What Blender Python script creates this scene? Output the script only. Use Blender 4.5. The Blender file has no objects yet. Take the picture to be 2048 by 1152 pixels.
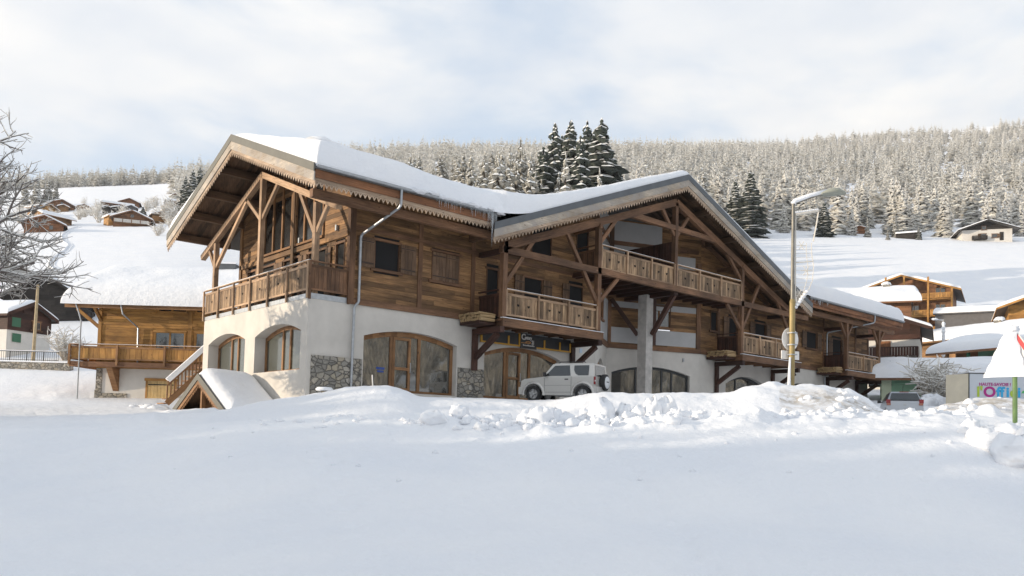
import bpy, math, random
import numpy as np
from mathutils import Vector, Matrix

random.seed(7)
RNG = np.random.default_rng(11)
scene = bpy.context.scene
C = bpy.data.collections.new("place"); scene.collection.children.link(C)
rad = math.radians

# ------------------------------------------------------------------ camera
YAW, PITCH, ROLL = rad(41.753), rad(2.686), rad(1.503)
FPX, CYP = 1592.48, 788.68            # focal length and principal row for a 2048 px wide frame
CAM = Vector((-14.83, -28.90, -1.50))
_f = Vector((math.sin(YAW)*math.cos(PITCH), math.cos(YAW)*math.cos(PITCH), math.sin(PITCH)))
_r = Vector((math.cos(YAW), -math.sin(YAW), 0.0)); _u = _r.cross(_f)
RIGHT = _r*math.cos(ROLL) + _u*math.sin(ROLL); UP = -_r*math.sin(ROLL) + _u*math.cos(ROLL); FWD = _f
cd = bpy.data.cameras.new("camera"); cam = bpy.data.objects.new("camera", cd); scene.collection.objects.link(cam)
cd.sensor_width = 36.0; cd.lens = FPX/2048*36.0; cd.shift_y = (CYP-576)/2048
cd.clip_start = 0.1; cd.clip_end = 6000
M = Matrix.Identity(4)
for i in range(3):
    M[i][0], M[i][1], M[i][2], M[i][3] = RIGHT[i], UP[i], -FWD[i], CAM[i]
cam.matrix_world = M
scene.camera = cam

def ond(px, py, D):
    "world point seen at photograph pixel (px,py) at depth D metres along the view axis"
    return CAM + D*(FWD + RIGHT*((px-1024)/FPX) - UP*((py-CYP)/FPX))
FH = Vector((math.sin(YAW), math.cos(YAW))); RH = Vector((math.cos(YAW), -math.sin(YAW)))

# ------------------------------------------------------------------ light
SUN_DIR = Vector((-0.86, 0.47, 0.165)).normalized()     # towards the sun
sun_el = math.asin(SUN_DIR.z); sun_az = math.atan2(SUN_DIR.x, SUN_DIR.y)
sl = bpy.data.lights.new("sun", 'SUN'); sl.energy = 4.7; sl.angle = rad(0.53); sl.color = (1.0, 0.84, 0.64)
so = bpy.data.objects.new("sun", sl); scene.collection.objects.link(so)
so.rotation_euler = (-SUN_DIR).to_track_quat('-Z', 'Y').to_euler()

world = bpy.data.worlds.new("World"); scene.world = world; world.use_nodes = True
nt = world.node_tree; nt.nodes.clear()
def nn(nt, t, **kw):
    n = nt.nodes.new(t)
    for k, v in kw.items(): setattr(n, k, v)
    return n
out = nn(nt, 'ShaderNodeOutputWorld'); bg = nn(nt, 'ShaderNodeBackground'); bg.inputs[1].default_value = 1.0
sky = nn(nt, 'ShaderNodeTexSky', sky_type='NISHITA'); sky.sun_disc = False
sky.sun_elevation = sun_el; sky.sun_rotation = sun_az; sky.altitude = 1100; sky.air_density = 1.0; sky.dust_density = 0.6
sc = nn(nt, 'ShaderNodeVectorMath', operation='SCALE'); sc.inputs['Scale'].default_value = 0.15
nt.links.new(sky.outputs[0], sc.inputs[0])
tc = nn(nt, 'ShaderNodeTexCoord'); mp = nn(nt, 'ShaderNodeMapping'); mp.inputs['Scale'].default_value = (1.0, 1.0, 2.6)
mp.inputs['Location'].default_value = (0.35, 0.1, 0.25)
nt.links.new(tc.outputs['Generated'], mp.inputs[0])
n1 = nn(nt, 'ShaderNodeTexNoise'); n1.inputs['Scale'].default_value = 2.1; n1.inputs['Detail'].default_value = 7; n1.inputs['Roughness'].default_value = 0.52; n1.inputs['Distortion'].default_value = 0.25
nt.links.new(mp.outputs[0], n1.inputs['Vector'])
cr = nn(nt, 'ShaderNodeValToRGB'); cr.color_ramp.elements[0].position = 0.37; cr.color_ramp.elements[0].color = (0.12,)*3+(1,)
cr.color_ramp.elements[1].position = 0.57; cr.color_ramp.elements[1].color = (1, 1, 1, 1); cr.color_ramp.interpolation = 'EASE'
nt.links.new(n1.outputs[0], cr.inputs[0])
n2 = nn(nt, 'ShaderNodeTexNoise'); n2.inputs['Scale'].default_value = 3.4; n2.inputs['Detail'].default_value = 4
nt.links.new(mp.outputs[0], n2.inputs['Vector'])
cc = nn(nt, 'ShaderNodeValToRGB'); cc.color_ramp.elements[0].position = 0.3; cc.color_ramp.elements[0].color = (0.64, 0.69, 0.76, 1)
cc.color_ramp.elements[1].position = 0.68; cc.color_ramp.elements[1].color = (0.92, 0.90, 0.865, 1)
nt.links.new(n2.outputs[0], cc.inputs[0])
# thin veil: the open sky between the clouds is never deep blue
veil = nn(nt, 'ShaderNodeMix', data_type='RGBA'); veil.inputs[0].default_value = 0.60
nt.links.new(sc.outputs[0], veil.inputs[6]); veil.inputs[7].default_value = (0.60, 0.745, 0.93, 1)
# overhead the cloud thins out to open blue sky
sxyz = nn(nt, 'ShaderNodeSeparateXYZ'); nt.links.new(tc.outputs['Generated'], sxyz.inputs[0])
hi = nn(nt, 'ShaderNodeMapRange'); hi.inputs[1].default_value = 0.42; hi.inputs[2].default_value = 0.85; hi.inputs[3].default_value = 1.0; hi.inputs[4].default_value = 0.75
nt.links.new(sxyz.outputs[2], hi.inputs[0])
cm_ = nn(nt, 'ShaderNodeMath', operation='MULTIPLY'); nt.links.new(cr.outputs[0], cm_.inputs[0]); nt.links.new(hi.outputs[0], cm_.inputs[1])
vm_ = nn(nt, 'ShaderNodeMath', operation='MULTIPLY'); nt.links.new(hi.outputs[0], vm_.inputs[0]); vm_.inputs[1].default_value = 0.62; nt.links.new(vm_.outputs[0], veil.inputs[0])
mx = nn(nt, 'ShaderNodeMix', data_type='RGBA')
nt.links.new(cm_.outputs[0], mx.inputs[0]); nt.links.new(veil.outputs[2], mx.inputs[6]); nt.links.new(cc.outputs[0], mx.inputs[7])
nt.links.new(mx.outputs[2], bg.inputs[0]); nt.links.new(bg.outputs[0], out.inputs[0])

vs = scene.view_settings; scene.display_settings.display_device = 'sRGB'
vs.view_transform = 'Standard'; vs.look = 'None'; vs.exposure = 0.32; vs.gamma = 1.0
scene.render.engine = 'CYCLES'
scene.cycles.max_bounces = 6; scene.cycles.diffuse_bounces = 3; scene.cycles.glossy_bounces = 3
scene.cycles.transmission_bounces = 4; scene.cycles.transparent_max_bounces = 6
scene.cycles.use_denoising = True

# ------------------------------------------------------------------ object helpers
def tag(o, label=None, cat=None, group=None, kind=None):
    if label: o["label"] = label
    if cat: o["category"] = cat
    if group: o["group"] = group
    if kind: o["kind"] = kind
    return o
def empty(name, loc=(0, 0, 0), rz=0.0, label=None, cat=None, group=None):
    o = bpy.data.objects.new(name, None); C.objects.link(o)
    o.location = loc; o.rotation_euler = (0, 0, rz); o.empty_display_size = 0.2
    return tag(o, label, cat, group)

class MB:
    "mesh builder: collects shapes in the local space of the thing and links them as ONE object"
    def __init__(s): s.v = []; s.f = []; s.m = []; s.uv = []; s.off = (0, 0)
    def face(s, pts, m=0, uv=None):
        b = len(s.v); s.v += [tuple(p) for p in pts]; s.f.append(tuple(range(b, b+len(pts)))); s.m.append(m)
        s.uv += uv if uv else [(p[0]+p[1], p[2]) for p in pts]
    def hexa(s, P, L=None, m=0):
        "8 corners: P[0:4] bottom ring, P[4:8] top ring; uv along the longest side"
        P = [Vector(p) for p in P]
        ex, ey, ez = (P[1]-P[0]), (P[3]-P[0]), (P[4]-P[0])
        ls = [ex.length, ey.length, ez.length]; k = ls.index(max(ls)) if L is None else L
        E = [ex, ey, ez]; ax = [e.normalized() if e.length > 1e-9 else Vector((0, 0, 1)) for e in E]
        o = P[0]; ru, rv = random.uniform(0, 60), random.uniform(0, 60)
        def uv(p):
            d = p-o; a = [d.dot(x) for x in ax]; l = a.pop(k); return (l+ru, a[0]+a[1]+rv)
        for q in ((0, 3, 2, 1), (4, 5, 6, 7), (0, 1, 5, 4), (1, 2, 6, 5), (2, 3, 7, 6), (3, 0, 4, 7)):
            pts = [P[i] for i in q]; s.face(pts, m, [uv(p) for p in pts])
    def box(s, a, b, m=0, L=None):
        x0, y0, z0 = a; x1, y1, z1 = b
        s.hexa([(x0, y0, z0), (x1, y0, z0), (x1, y1, z0), (x0, y1, z0), (x0, y0, z1), (x1, y0, z1), (x1, y1, z1), (x0, y1, z1)], L, m)
    def beam(s, p, q, w, h, m=0, up=(0, 0, 1), side=None):
        "square timber from p to q; w across, h along up"
        p, q = Vector(p), Vector(q); d = (q-p).normalized(); u = Vector(up)
        if side is not None: sd = Vector(side).normalized()
        else:
            sd = d.cross(u)
            if sd.length < 1e-4: sd = d.cross(Vector((0, 1, 0)))
            sd.normalize()
        uu = sd.cross(d).normalized(); a, b = sd*w/2, uu*h/2
        s.hexa([p-a-b, q-a-b, q+a-b, p+a-b, p-a+b, q-a+b, q+a+b, p+a+b], 0, m)
    def vboard(s, p, q, top, bot, n, th, m=0):
        "board in the vertical plane through p,q (its ends cut plumb), from z+bot to z+top, thickness th along n"
        p, q, n = Vector(p), Vector(q), Vector(n).normalized()*th
        zt, zb = Vector((0, 0, top)), Vector((0, 0, bot))
        s.hexa([p+zb, q+zb, q+zb+n, p+zb+n, p+zt, q+zt, q+zt+n, p+zt+n], 0, m)
    def prism(s, poly, d, m=0):
        "planar polygon (list of 3d points) extruded by vector d"
        P = [Vector(p) for p in poly]; d = Vector(d); n = len(P)
        s.face(P, m); s.face([p+d for p in reversed(P)], m)
        for i in range(n):
            a, b = P[i], P[(i+1) % n]; s.face([b, a, a+d, b+d], m)
    def tube(s, pts, r, seg=8, m=0, cap=True, r1=None):
        pts = [Vector(p) for p in pts]; n = len(pts); rings = []
        ref = None
        for i, p in enumerate(pts):
            d = (pts[min(i+1, n-1)]-pts[max(i-1, 0)]).normalized()
            a = d.cross(Vector((0, 0, 1)) if abs(d.z) < 0.95 else Vector((0, 1, 0))).normalized() if ref is None else (ref - d*ref.dot(d)).normalized()
            ref = a; b = d.cross(a)
            rr = r if r1 is None else r+(r1-r)*i/max(n-1, 1)
            rings.append([p+(a*math.cos(2*math.pi*k/seg)+b*math.sin(2*math.pi*k/seg))*rr for k in range(seg)])
        b0 = len(s.v)
        for rg in rings: s.v += [tuple(x) for x in rg]
        for i in range(n-1):
            for k in range(seg):
                k2 = (k+1) % seg
                s.f.append((b0+i*seg+k, b0+i*seg+k2, b0+(i+1)*seg+k2, b0+(i+1)*seg+k)); s.m.append(m)
                s.uv += [(0, k/seg), (0, k2/seg), (1, k2/seg), (1, k/seg)]
        if cap:
            s.f.append(tuple(b0+k for k in reversed(range(seg)))); s.m.append(m); s.uv += [(0, 0)]*seg
            s.f.append(tuple(b0+(n-1)*seg+k for k in range(seg))); s.m.append(m); s.uv += [(0, 0)]*seg
    def lathe(s, c, prof, seg=24, axis='z', m=0):
        "profile of (radius, height) turned round an axis through c"
        c = Vector(c); b0 = len(s.v); n = len(prof)
        for (r, h) in prof:
            for k in range(seg):
                a = 2*math.pi*k/seg; x, y = r*math.cos(a), r*math.sin(a)
                s.v.append(tuple(c+(Vector((x, y, h)) if axis == 'z' else Vector((h, x, y)) if axis == 'x' else Vector((x, h, y)))))
        for i in range(n-1):
            for k in range(seg):
                k2 = (k+1) % seg
                s.f.append((b0+i*seg+k, b0+i*seg+k2, b0+(i+1)*seg+k2, b0+(i+1)*seg+k)); s.m.append(m); s.uv += [(0, 0)]*4
    def grid(s, P, m=0):
        "P[i][j] grid of points"
        b0 = len(s.v); ni, nj = len(P), len(P[0])
        for r in P: s.v += [tuple(p) for p in r]
        for i in range(ni-1):
            for j in range(nj-1):
                s.f.append((b0+i*nj+j, b0+i*nj+j+1, b0+(i+1)*nj+j+1, b0+(i+1)*nj+j)); s.m.append(m)
                s.uv += [(i*.1, j*.1), (i*.1, j*.1+.1), (i*.1+.1, j*.1+.1), (i*.1+.1, j*.1)]
    def build(s, name, mats, parent=None, loc=None, smooth=False, auto=None, label=None):
        me = bpy.data.meshes.new(name)
        me.from_pydata(s.v, [], s.f)
        if not isinstance(mats, (list, tuple)): mats = [mats]
        for mm in mats: me.materials.append(mm)
        if len(mats) > 1: me.polygons.foreach_set('material_index', s.m)
        ul = me.uv_layers.new(name='UVMap'); ul.data.foreach_set('uv', np.array(s.uv, dtype=np.float32).ravel())
        if smooth: me.polygons.foreach_set('use_smooth', [True]*len(me.polygons))
        me.update()
        o = bpy.data.objects.new(name, me); C.objects.link(o)
        if parent is not None: o.parent = parent
        if loc is not None: o.location = loc
        if label: o["label"] = label
        return o

def np_mesh(name, V, F, mats, midx=None, smooth=True):
    "fast mesh from numpy arrays; F is (n,3) or (n,4)"
    me = bpy.data.meshes.new(name); k = F.shape[1]
    me.vertices.add(len(V)); me.vertices.foreach_set('co', V.astype(np.float32).ravel())
    me.loops.add(F.size); me.loops.foreach_set('vertex_index', F.astype(np.int32).ravel())
    me.polygons.add(len(F)); me.polygons.foreach_set('loop_start', np.arange(0, F.size, k, dtype=np.int32))
    me.polygons.foreach_set('loop_total', np.full(len(F), k, dtype=np.int32))
    for m in mats: me.materials.append(m)
    if midx is not None: me.polygons.foreach_set('material_index', midx.astype(np.int32))
    me.polygons.foreach_set('use_smooth', np.full(len(F), smooth, dtype=bool))
    me.update(calc_edges=True); me.validate()
    return me

def vnoise(x, y, seed=0):
    "value noise, vectorised"
    xi, yi = np.floor(x).astype(np.int64), np.floor(y).astype(np.int64); xf, yf = x-xi, y-yi
    u, v = xf*xf*(3-2*xf), yf*yf*(3-2*yf)
    def h(a, b):
        n = (a*374761393 + b*668265263 + seed*974634777) & 0x7fffffff
        n = ((n ^ (n >> 13))*1274126177) & 0x7fffffff
        return ((n ^ (n >> 16)) & 0xffff)/65535.0
    return (h(xi, yi)*(1-u)+h(xi+1, yi)*u)*(1-v)+(h(xi, yi+1)*(1-u)+h(xi+1, yi+1)*u)*v
def fbm(x, y, oct=4, seed=0):
    x = np.asarray(x, float); y = np.asarray(y, float); t = 0; a = 0.5
    for i in range(oct): t = t+a*(vnoise(x, y, seed+i)-0.5); x, y, a = x*2.03+3.1, y*2.03+1.7, a*0.5
    return t

# ------------------------------------------------------------------ materials
def newmat(name):
    m = bpy.data.materials.new(name); m.use_nodes = True; nt = m.node_tree
    b = nt.nodes.get('Principled BSDF'); return m, nt, b
def ramp(nt, src, stops):
    r = nn(nt, 'ShaderNodeValToRGB'); els = r.color_ramp.elements
    while len(els) > len(stops): els.remove(els[-1])
    while len(els) < len(stops): els.new(1.0)
    for e, (p, c) in zip(els, stops): e.position = p; e.color = (c[0], c[1], c[2], 1) if len(c) == 3 else c
    nt.links.new(src, r.inputs[0]); return r.outputs[0]
def noise_n(nt, vec, scale, detail=4, rough=0.55, dist=0.0):
    n = nn(nt, 'ShaderNodeTexNoise'); n.inputs['Scale'].default_value = scale; n.inputs['Detail'].default_value = detail
    n.inputs['Roughness'].default_value = rough; n.inputs['Distortion'].default_value = dist
    if vec is not None: nt.links.new(vec, n.inputs['Vector'])
    return n.outputs[0]
def mapping(nt, vec, scale):
    m = nn(nt, 'ShaderNodeMapping'); m.inputs['Scale'].default_value = scale; nt.links.new(vec, m.inputs[0]); return m.outputs[0]
def bump(nt, b, h, strength=0.3, dist=0.02):
    n = nn(nt, 'ShaderNodeBump'); n.inputs['Strength'].default_value = strength; n.inputs['Distance'].default_value = dist
    nt.links.new(h, n.inputs['Height']); nt.links.new(n.outputs[0], b.inputs['Normal'])
def mixc(nt, f, a, b, mode='MIX'):
    m = nn(nt, 'ShaderNodeMix', data_type='RGBA', blend_type=mode)
    if isinstance(f, (int, float)): m.inputs[0].default_value = f
    else: nt.links.new(f, m.inputs[0])
    for s, i in ((a, 6), (b, 7)):
        if isinstance(s, (tuple, list)): m.inputs[i].default_value = (s[0], s[1], s[2], 1)
        else: nt.links.new(s, m.inputs[i])
    return m.outputs[2]
def wood(name, c0, c1, c2, vary=0.5, weather=None, rough=0.75):
    "timber: grain along u, every board its own tone, knots; c0 dark grain .. c2 light"
    m, nt, b = newmat(name)
    uv = nn(nt, 'ShaderNodeUVMap'); uv.uv_map = 'UVMap'
    g = noise_n(nt, mapping(nt, uv.outputs[0], (1.3, 26, 1)), 1.0, 6, 0.65, 0.4)
    col = ramp(nt, g, [(0.28, c0), (0.5, c1), (0.74, c2)])
    t = noise_n(nt, mapping(nt, uv.outputs[0], (0.22, 0.9, 1)), 1.0, 2, 0.5)
    lo, hi = 1-vary, 1+vary*0.55
    tone = ramp(nt, t, [(0.40, (lo, lo*0.97, lo*0.93)), (0.60, (hi, hi, hi))])
    col = mixc(nt, 1.0, col, tone, 'MULTIPLY')
    tco = nn(nt, 'ShaderNodeTexCoord'); st_ = noise_n(nt, mapping(nt, tco.outputs['Object'], (.7, .7, 1.1)), 1.0, 5, 0.65)
    col = mixc(nt, 1.0, col, ramp(nt, st_, [(0.30, (0.66, 0.66, 0.68)), (0.52, (1, 1, 1)), (0.72, (1.22, 1.18, 1.12))]), 'MULTIPLY')
    vo = nn(nt, 'ShaderNodeTexVoronoi'); vo.inputs['Scale'].default_value = 1.0
    nt.links.new(mapping(nt, uv.outputs[0], (1.9, 4.6, 1)), vo.inputs['Vector'])
    kn = ramp(nt, vo.outputs['Distance'], [(0.06, (0.25, 0.2, 0.17)), (0.13, (1, 1, 1))])
    col = mixc(nt, 0.85, col, kn, 'MULTIPLY')
    if weather:
        tc = nn(nt, 'ShaderNodeTexCoord'); w = noise_n(nt, tc.outputs['Object'], 1.4, 6, 0.7)
        f = ramp(nt, w, [(0.42, (0, 0, 0)), (0.62, (1, 1, 1))]); col = mixc(nt, f, col, weather)
    nt.links.new(col, b.inputs['Base Color']); b.inputs['Roughness'].default_value = rough
    bump(nt, b, g, 0.35, 0.01); return m
def plain(name, c, rough=0.6, metal=0.0, nscale=None, namp=0.12, bscale=None, bs=0.2):
    m, nt, b = newmat(name); b.inputs['Roughness'].default_value = rough; b.inputs['Metallic'].default_value = metal
    tc = nn(nt, 'ShaderNodeTexCoord')
    if nscale:
        n = noise_n(nt, tc.outputs['Object'], nscale, 6, 0.6)
        nt.links.new(ramp(nt, n, [(0.3, [x*(1-namp) for x in c]), (0.7, [min(1, x*(1+namp)) for x in c])]), b.inputs['Base Color'])
    else: b.inputs['Base Color'].default_value = (c[0], c[1], c[2], 1)
    if bscale: bump(nt, b, noise_n(nt, tc.outputs['Object'], bscale, 5, 0.6), bs, 0.02)
    return m

def snow_mat(name, bs=0.35, scale=3.0, dirt=False):
    m, nt, b = newmat(name); tc = nn(nt, 'ShaderNodeTexCoord')
    g = noise_n(nt, tc.outputs['Object'], scale, 8, 0.62)
    f = noise_n(nt, tc.outputs['Object'], 60, 3, 0.7)
    col = ramp(nt, noise_n(nt, tc.outputs['Object'], 0.35, 5, 0.6), [(0.3, (0.80, 0.825, 0.87)), (0.7, (0.87, 0.88, 0.90))])
    if dirt:
        a = nn(nt, 'ShaderNodeAttribute'); a.attribute_name = 'dirt'
        d = noise_n(nt, tc.outputs['Object'], 2.3, 8, 0.75)
        mul = nn(nt, 'ShaderNodeMath', operation='MULTIPLY'); nt.links.new(a.outputs['Fac'], mul.inputs[0])
        nt.links.new(ramp(nt, d, [(0.40, (0, 0, 0)), (0.60, (1, 1, 1))]), mul.inputs[1])
        col = mixc(nt, mul.outputs[0], col, (0.36, 0.30, 0.22))
    nt.links.new(col, b.inputs['Base Color']); b.inputs['Roughness'].default_value = 0.75
    b.inputs['Specular IOR Level'].default_value = 0.25
    ad = nn(nt, 'ShaderNodeMath', operation='MULTIPLY_ADD'); nt.links.new(f, ad.inputs[0]); ad.inputs[1].default_value = 0.07; nt.links.new(g, ad.inputs[2])
    md = nn(nt, 'ShaderNodeMath', operation='MULTIPLY_ADD'); nt.links.new(noise_n(nt, tc.outputs['Object'], 11, 5, 0.65), md.inputs[0]); md.inputs[1].default_value = 0.28; nt.links.new(ad.outputs[0], md.inputs[2])
    bump(nt, b, md.outputs[0], bs, 0.14); return m

SNOW = snow_mat('snow_roof', 0.5, 2.0)
SNOWG = snow_mat('snow_ground', 0.55, 1.6, dirt=True)
SNOWC = snow_mat('snow_clods', 0.16, 3.0)
FROST = plain('frosted_snow', (0.80, 0.80, 0.79), 0.8, nscale=3, namp=0.1)
WALLW = wood('timber_cladding', (0.092, 0.045, 0.018), (0.235, 0.127, 0.053), (0.36, 0.208, 0.095), 0.5)
BEAMW = wood('dark_timber', (0.075, 0.035, 0.017), (0.170, 0.088, 0.045), (0.26, 0.142, 0.078), 0.4)
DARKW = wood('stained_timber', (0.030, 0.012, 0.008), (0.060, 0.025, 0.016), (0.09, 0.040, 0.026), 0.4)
RAILW = wood('railing_boards', (0.075, 0.040, 0.020), (0.30, 0.195, 0.112), (0.50, 0.36, 0.225), 0.6)
POSTW = wood('pale_timber', (0.18, 0.11, 0.065), (0.40, 0.265, 0.165), (0.54, 0.38, 0.25), 0.35)
BARGEW = wood('weathered_board', (0.24, 0.195, 0.15), (0.42, 0.36, 0.29), (0.55, 0.49, 0.41), 0.25, weather=(0.33, 0.30, 0.27))
LACEW = wood('lace_board', (0.26, 0.18, 0.125), (0.44, 0.33, 0.24), (0.54, 0.43, 0.32), 0.25)
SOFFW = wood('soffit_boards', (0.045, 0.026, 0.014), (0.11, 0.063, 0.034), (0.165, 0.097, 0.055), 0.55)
FASCW = wood('fascia_timber', (0.11, 0.042, 0.018), (0.235, 0.100, 0.042), (0.32, 0.15, 0.07), 0.35)
SHUTW = wood('shutter_boards', (0.07, 0.040, 0.024), (0.15, 0.090, 0.052), (0.22, 0.135, 0.08), 0.35)
FRAMEW = wood('window_frame_wood', (0.13, 0.060, 0.026), (0.27, 0.140, 0.060), (0.36, 0.20, 0.095), 0.25)
YELLW = wood('honey_cladding', (0.21, 0.098, 0.024), (0.41, 0.208, 0.055), (0.50, 0.28, 0.085), 0.3)
PALEW = wood('pale_shutter_wood', (0.45, 0.30, 0.12), (0.62, 0.44, 0.20), (0.70, 0.52, 0.26), 0.15)
REDW = wood('red_brown_cladding', (0.10, 0.045, 0.022), (0.22, 0.105, 0.05), (0.30, 0.155, 0.08), 0.3)
BLACKW = wood('tarred_boards', (0.012, 0.010, 0.009), (0.030, 0.025, 0.021), (0.05, 0.04, 0.034), 0.4)
LOGW = wood('split_logs', (0.22, 0.13, 0.06), (0.48, 0.34, 0.18), (0.60, 0.45, 0.26), 0.4)
STUCCO = plain('cream_stucco', (0.56, 0.53, 0.485), 0.9, nscale=0.8, namp=0.12, bscale=30, bs=0.35)
PLASTER = plain('grey_white_plaster', (0.42, 0.415, 0.41), 0.9, nscale=1.5, namp=0.06, bscale=25)
CONC = plain('column_concrete', (0.46, 0.435, 0.405), 0.9, nscale=2.5, namp=0.22, bscale=12, bs=0.3)
FLASH = plain('grey_flashing', (0.115, 0.125, 0.135), 0.5, 0.4, nscale=2, namp=0.12)
FLASHL = plain('zinc_flashing', (0.12, 0.117, 0.10), 0.55, 0.2, nscale=2, namp=0.1)
ZINC = plain('zinc_pipe', (0.40, 0.42, 0.44), 0.4, 0.6, nscale=6, namp=0.15)
IRON = plain('black_iron', (0.012, 0.011, 0.010), 0.6)
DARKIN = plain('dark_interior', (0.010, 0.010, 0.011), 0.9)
HEARTM = plain('heart_shade_paint', (0.012, 0.007, 0.005), 0.95)
DGREY = plain('dark_grey_frame', (0.035, 0.038, 0.040), 0.5)
ROOFM = plain('roof_sheet', (0.10, 0.095, 0.09), 0.7, nscale=3)
ICE, _nt, _b = newmat('clear_ice'); _b.inputs['Base Color'].default_value = (0.9, 0.94, 0.97, 1); _b.inputs['Roughness'].default_value = 0.12
_b.inputs['Transmission Weight'].default_value = 0.75; _b.inputs['IOR'].default_value = 1.31
def glass(name, tint=(0.012, 0.014, 0.015), ior=0.6, rough=0.03, mix=0.12):
    "window pane: dark room behind, sky and trees mirrored in it"
    m, nt, b = newmat(name); b.inputs['Base Color'].default_value = (*tint, 1); b.inputs['Roughness'].default_value = 0.25
    g = nn(nt, 'ShaderNodeBsdfGlossy'); g.inputs['Roughness'].default_value = rough; g.inputs['Color'].default_value = (0.93, 0.95, 0.95, 1)
    lw = nn(nt, 'ShaderNodeLayerWeight'); lw.inputs['Blend'].default_value = 0.5
    pw = nn(nt, 'ShaderNodeMath', operation='POWER'); nt.links.new(lw.outputs['Facing'], pw.inputs[0]); pw.inputs[1].default_value = 3.5
    ad = nn(nt, 'ShaderNodeMath', operation='MULTIPLY_ADD', use_clamp=True); nt.links.new(pw.outputs[0], ad.inputs[0]); ad.inputs[1].default_value = ior; ad.inputs[2].default_value = mix
    tc = nn(nt, 'ShaderNodeTexCoord'); bn = nn(nt, 'ShaderNodeBump'); bn.inputs['Strength'].default_value = 0.02; bn.inputs['Distance'].default_value = 0.03
    nt.links.new(noise_n(nt, tc.outputs['Object'], 0.8, 2), bn.inputs['Height']); nt.links.new(bn.outputs[0], g.inputs['Normal'])
    ms = nn(nt, 'ShaderNodeMixShader'); nt.links.new(ad.outputs[0], ms.inputs[0]); nt.links.new(b.outputs[0], ms.inputs[1]); nt.links.new(g.outputs[0], ms.inputs[2])
    nt.links.new(ms.outputs[0], nt.nodes['Material Output'].inputs[0]); return m
GLASS = glass('window_glass', mix=0.10, ior=.6)
DIMG2 = glass('gable_glass', (0.008, 0.009, 0.010), .3, .05, 0.02)
DIMG = glass('dim_glass', (0.07, 0.075, 0.062), .4, .03, 0.07)
SHOPG = glass('shop_glass', (0.050, 0.048, 0.042), .7, 0.02, 0.18)
def stone_mat(name, scale=2.6):
    m, nt, b = newmat(name); tc = nn(nt, 'ShaderNodeTexCoord'); vec = mapping(nt, tc.outputs['Object'], (1, 1, 1.35))
    nz = nn(nt, 'ShaderNodeTexNoise'); nz.inputs['Scale'].default_value = 3; nt.links.new(vec, nz.inputs['Vector'])
    wv = nn(nt, 'ShaderNodeMix', data_type='VECTOR'); wv.inputs[0].default_value = 0.10; nt.links.new(vec, wv.inputs[4]); nt.links.new(nz.outputs[1], wv.inputs[5])
    v1 = nn(nt, 'ShaderNodeTexVoronoi', feature='DISTANCE_TO_EDGE'); v1.inputs['Scale'].default_value = scale; nt.links.new(wv.outputs[1], v1.inputs['Vector'])
    v2 = nn(nt, 'ShaderNodeTexVoronoi'); v2.inputs['Scale'].default_value = scale; nt.links.new(wv.outputs[1], v2.inputs['Vector'])
    sep = nn(nt, 'ShaderNodeSeparateColor'); nt.links.new(v2.outputs['Color'], sep.inputs[0])
    col = ramp(nt, sep.outputs[0], [(0.0, (0.22, 0.21, 0.19)), (0.35, (0.33, 0.31, 0.27)), (0.65, (0.40, 0.35, 0.27)), (1.0, (0.50, 0.47, 0.42))])
    col = mixc(nt, 0.6, col, ramp(nt, noise_n(nt, vec, 14, 6, 0.7), [(0.3, (0.55, 0.55, 0.55)), (0.7, (1, 1, 1))]), 'MULTIPLY')
    mo = ramp(nt, v1.outputs['Distance'], [(0.015, (0, 0, 0)), (0.05, (1, 1, 1))])
    col = mixc(nt, mo, (0.10, 0.095, 0.085), col)
    nt.links.new(col, b.inputs['Base Color']); b.inputs['Roughness'].default_value = 0.9
    bump(nt, b, ramp(nt, v1.outputs['Distance'], [(0.0, (0, 0, 0)), (0.12, (1, 1, 1))]), 0.9, 0.05); return m
STONE = stone_mat('rubble_stone', 4.0)
# ------------------------------------------------------------------ terrain: heights from a table of (bearing, distance)
def hor(px): return 863.4+0.0262*(px-1024)              # row of the horizon in the photograph
COLS = [-700, 0, 150, 300, 400, 480, 560, 660, 740, 800, 850, 900, 1000, 1060, 1120, 1200, 1300, 1420, 1480, 1550, 1583, 1630, 1680, 1730, 1770, 1850, 1900, 2048, 2700]
# first rows: heights directly; later rows: the photograph row at which ground of that distance lies
DR = [0, 3, 6, 8, 11, 14, 17, 18.5, 20.5, 22.5, 24.5, 26.5, 28.5, 31, 35, 40]
def c1(px): return float(np.interp(px, [0, 300, 480, 700, 900, 1000, 1150, 1300, 1500, 1700, 1900, 2048, 2700], [858, 852, 840, 836, 846, 850, 842, 836, 829, 829, 824, 834, 834]))
def c2(px): return float(np.interp(px, [-700, 0, 250, 330, 400, 450, 540, 600, 660, 700, 740, 780, 815, 835, 900, 1000, 1060, 1110, 1150, 1200, 1300, 1420, 1470, 1500, 1560, 1583, 1610, 1650, 1700, 1735, 1765, 1850, 1880, 1940, 2000, 2048, 2700],
    [838, 838, 834, 826, 820, 816, 798, 788, 778, 771, 769, 770, 779, 793, 796, 800, 805, 799, 789, 778, 784, 785, 781, 769, 764, 772, 768, 768, 776, 792, 816, 822, 806, 800, 798, 802, 802]))
rowsF = [46, 52, 58, 66, 75, 90, 110, 135, 160, 190, 225, 260, 300, 380, 450, 600, 750, 950, 1250, 1600]
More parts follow.
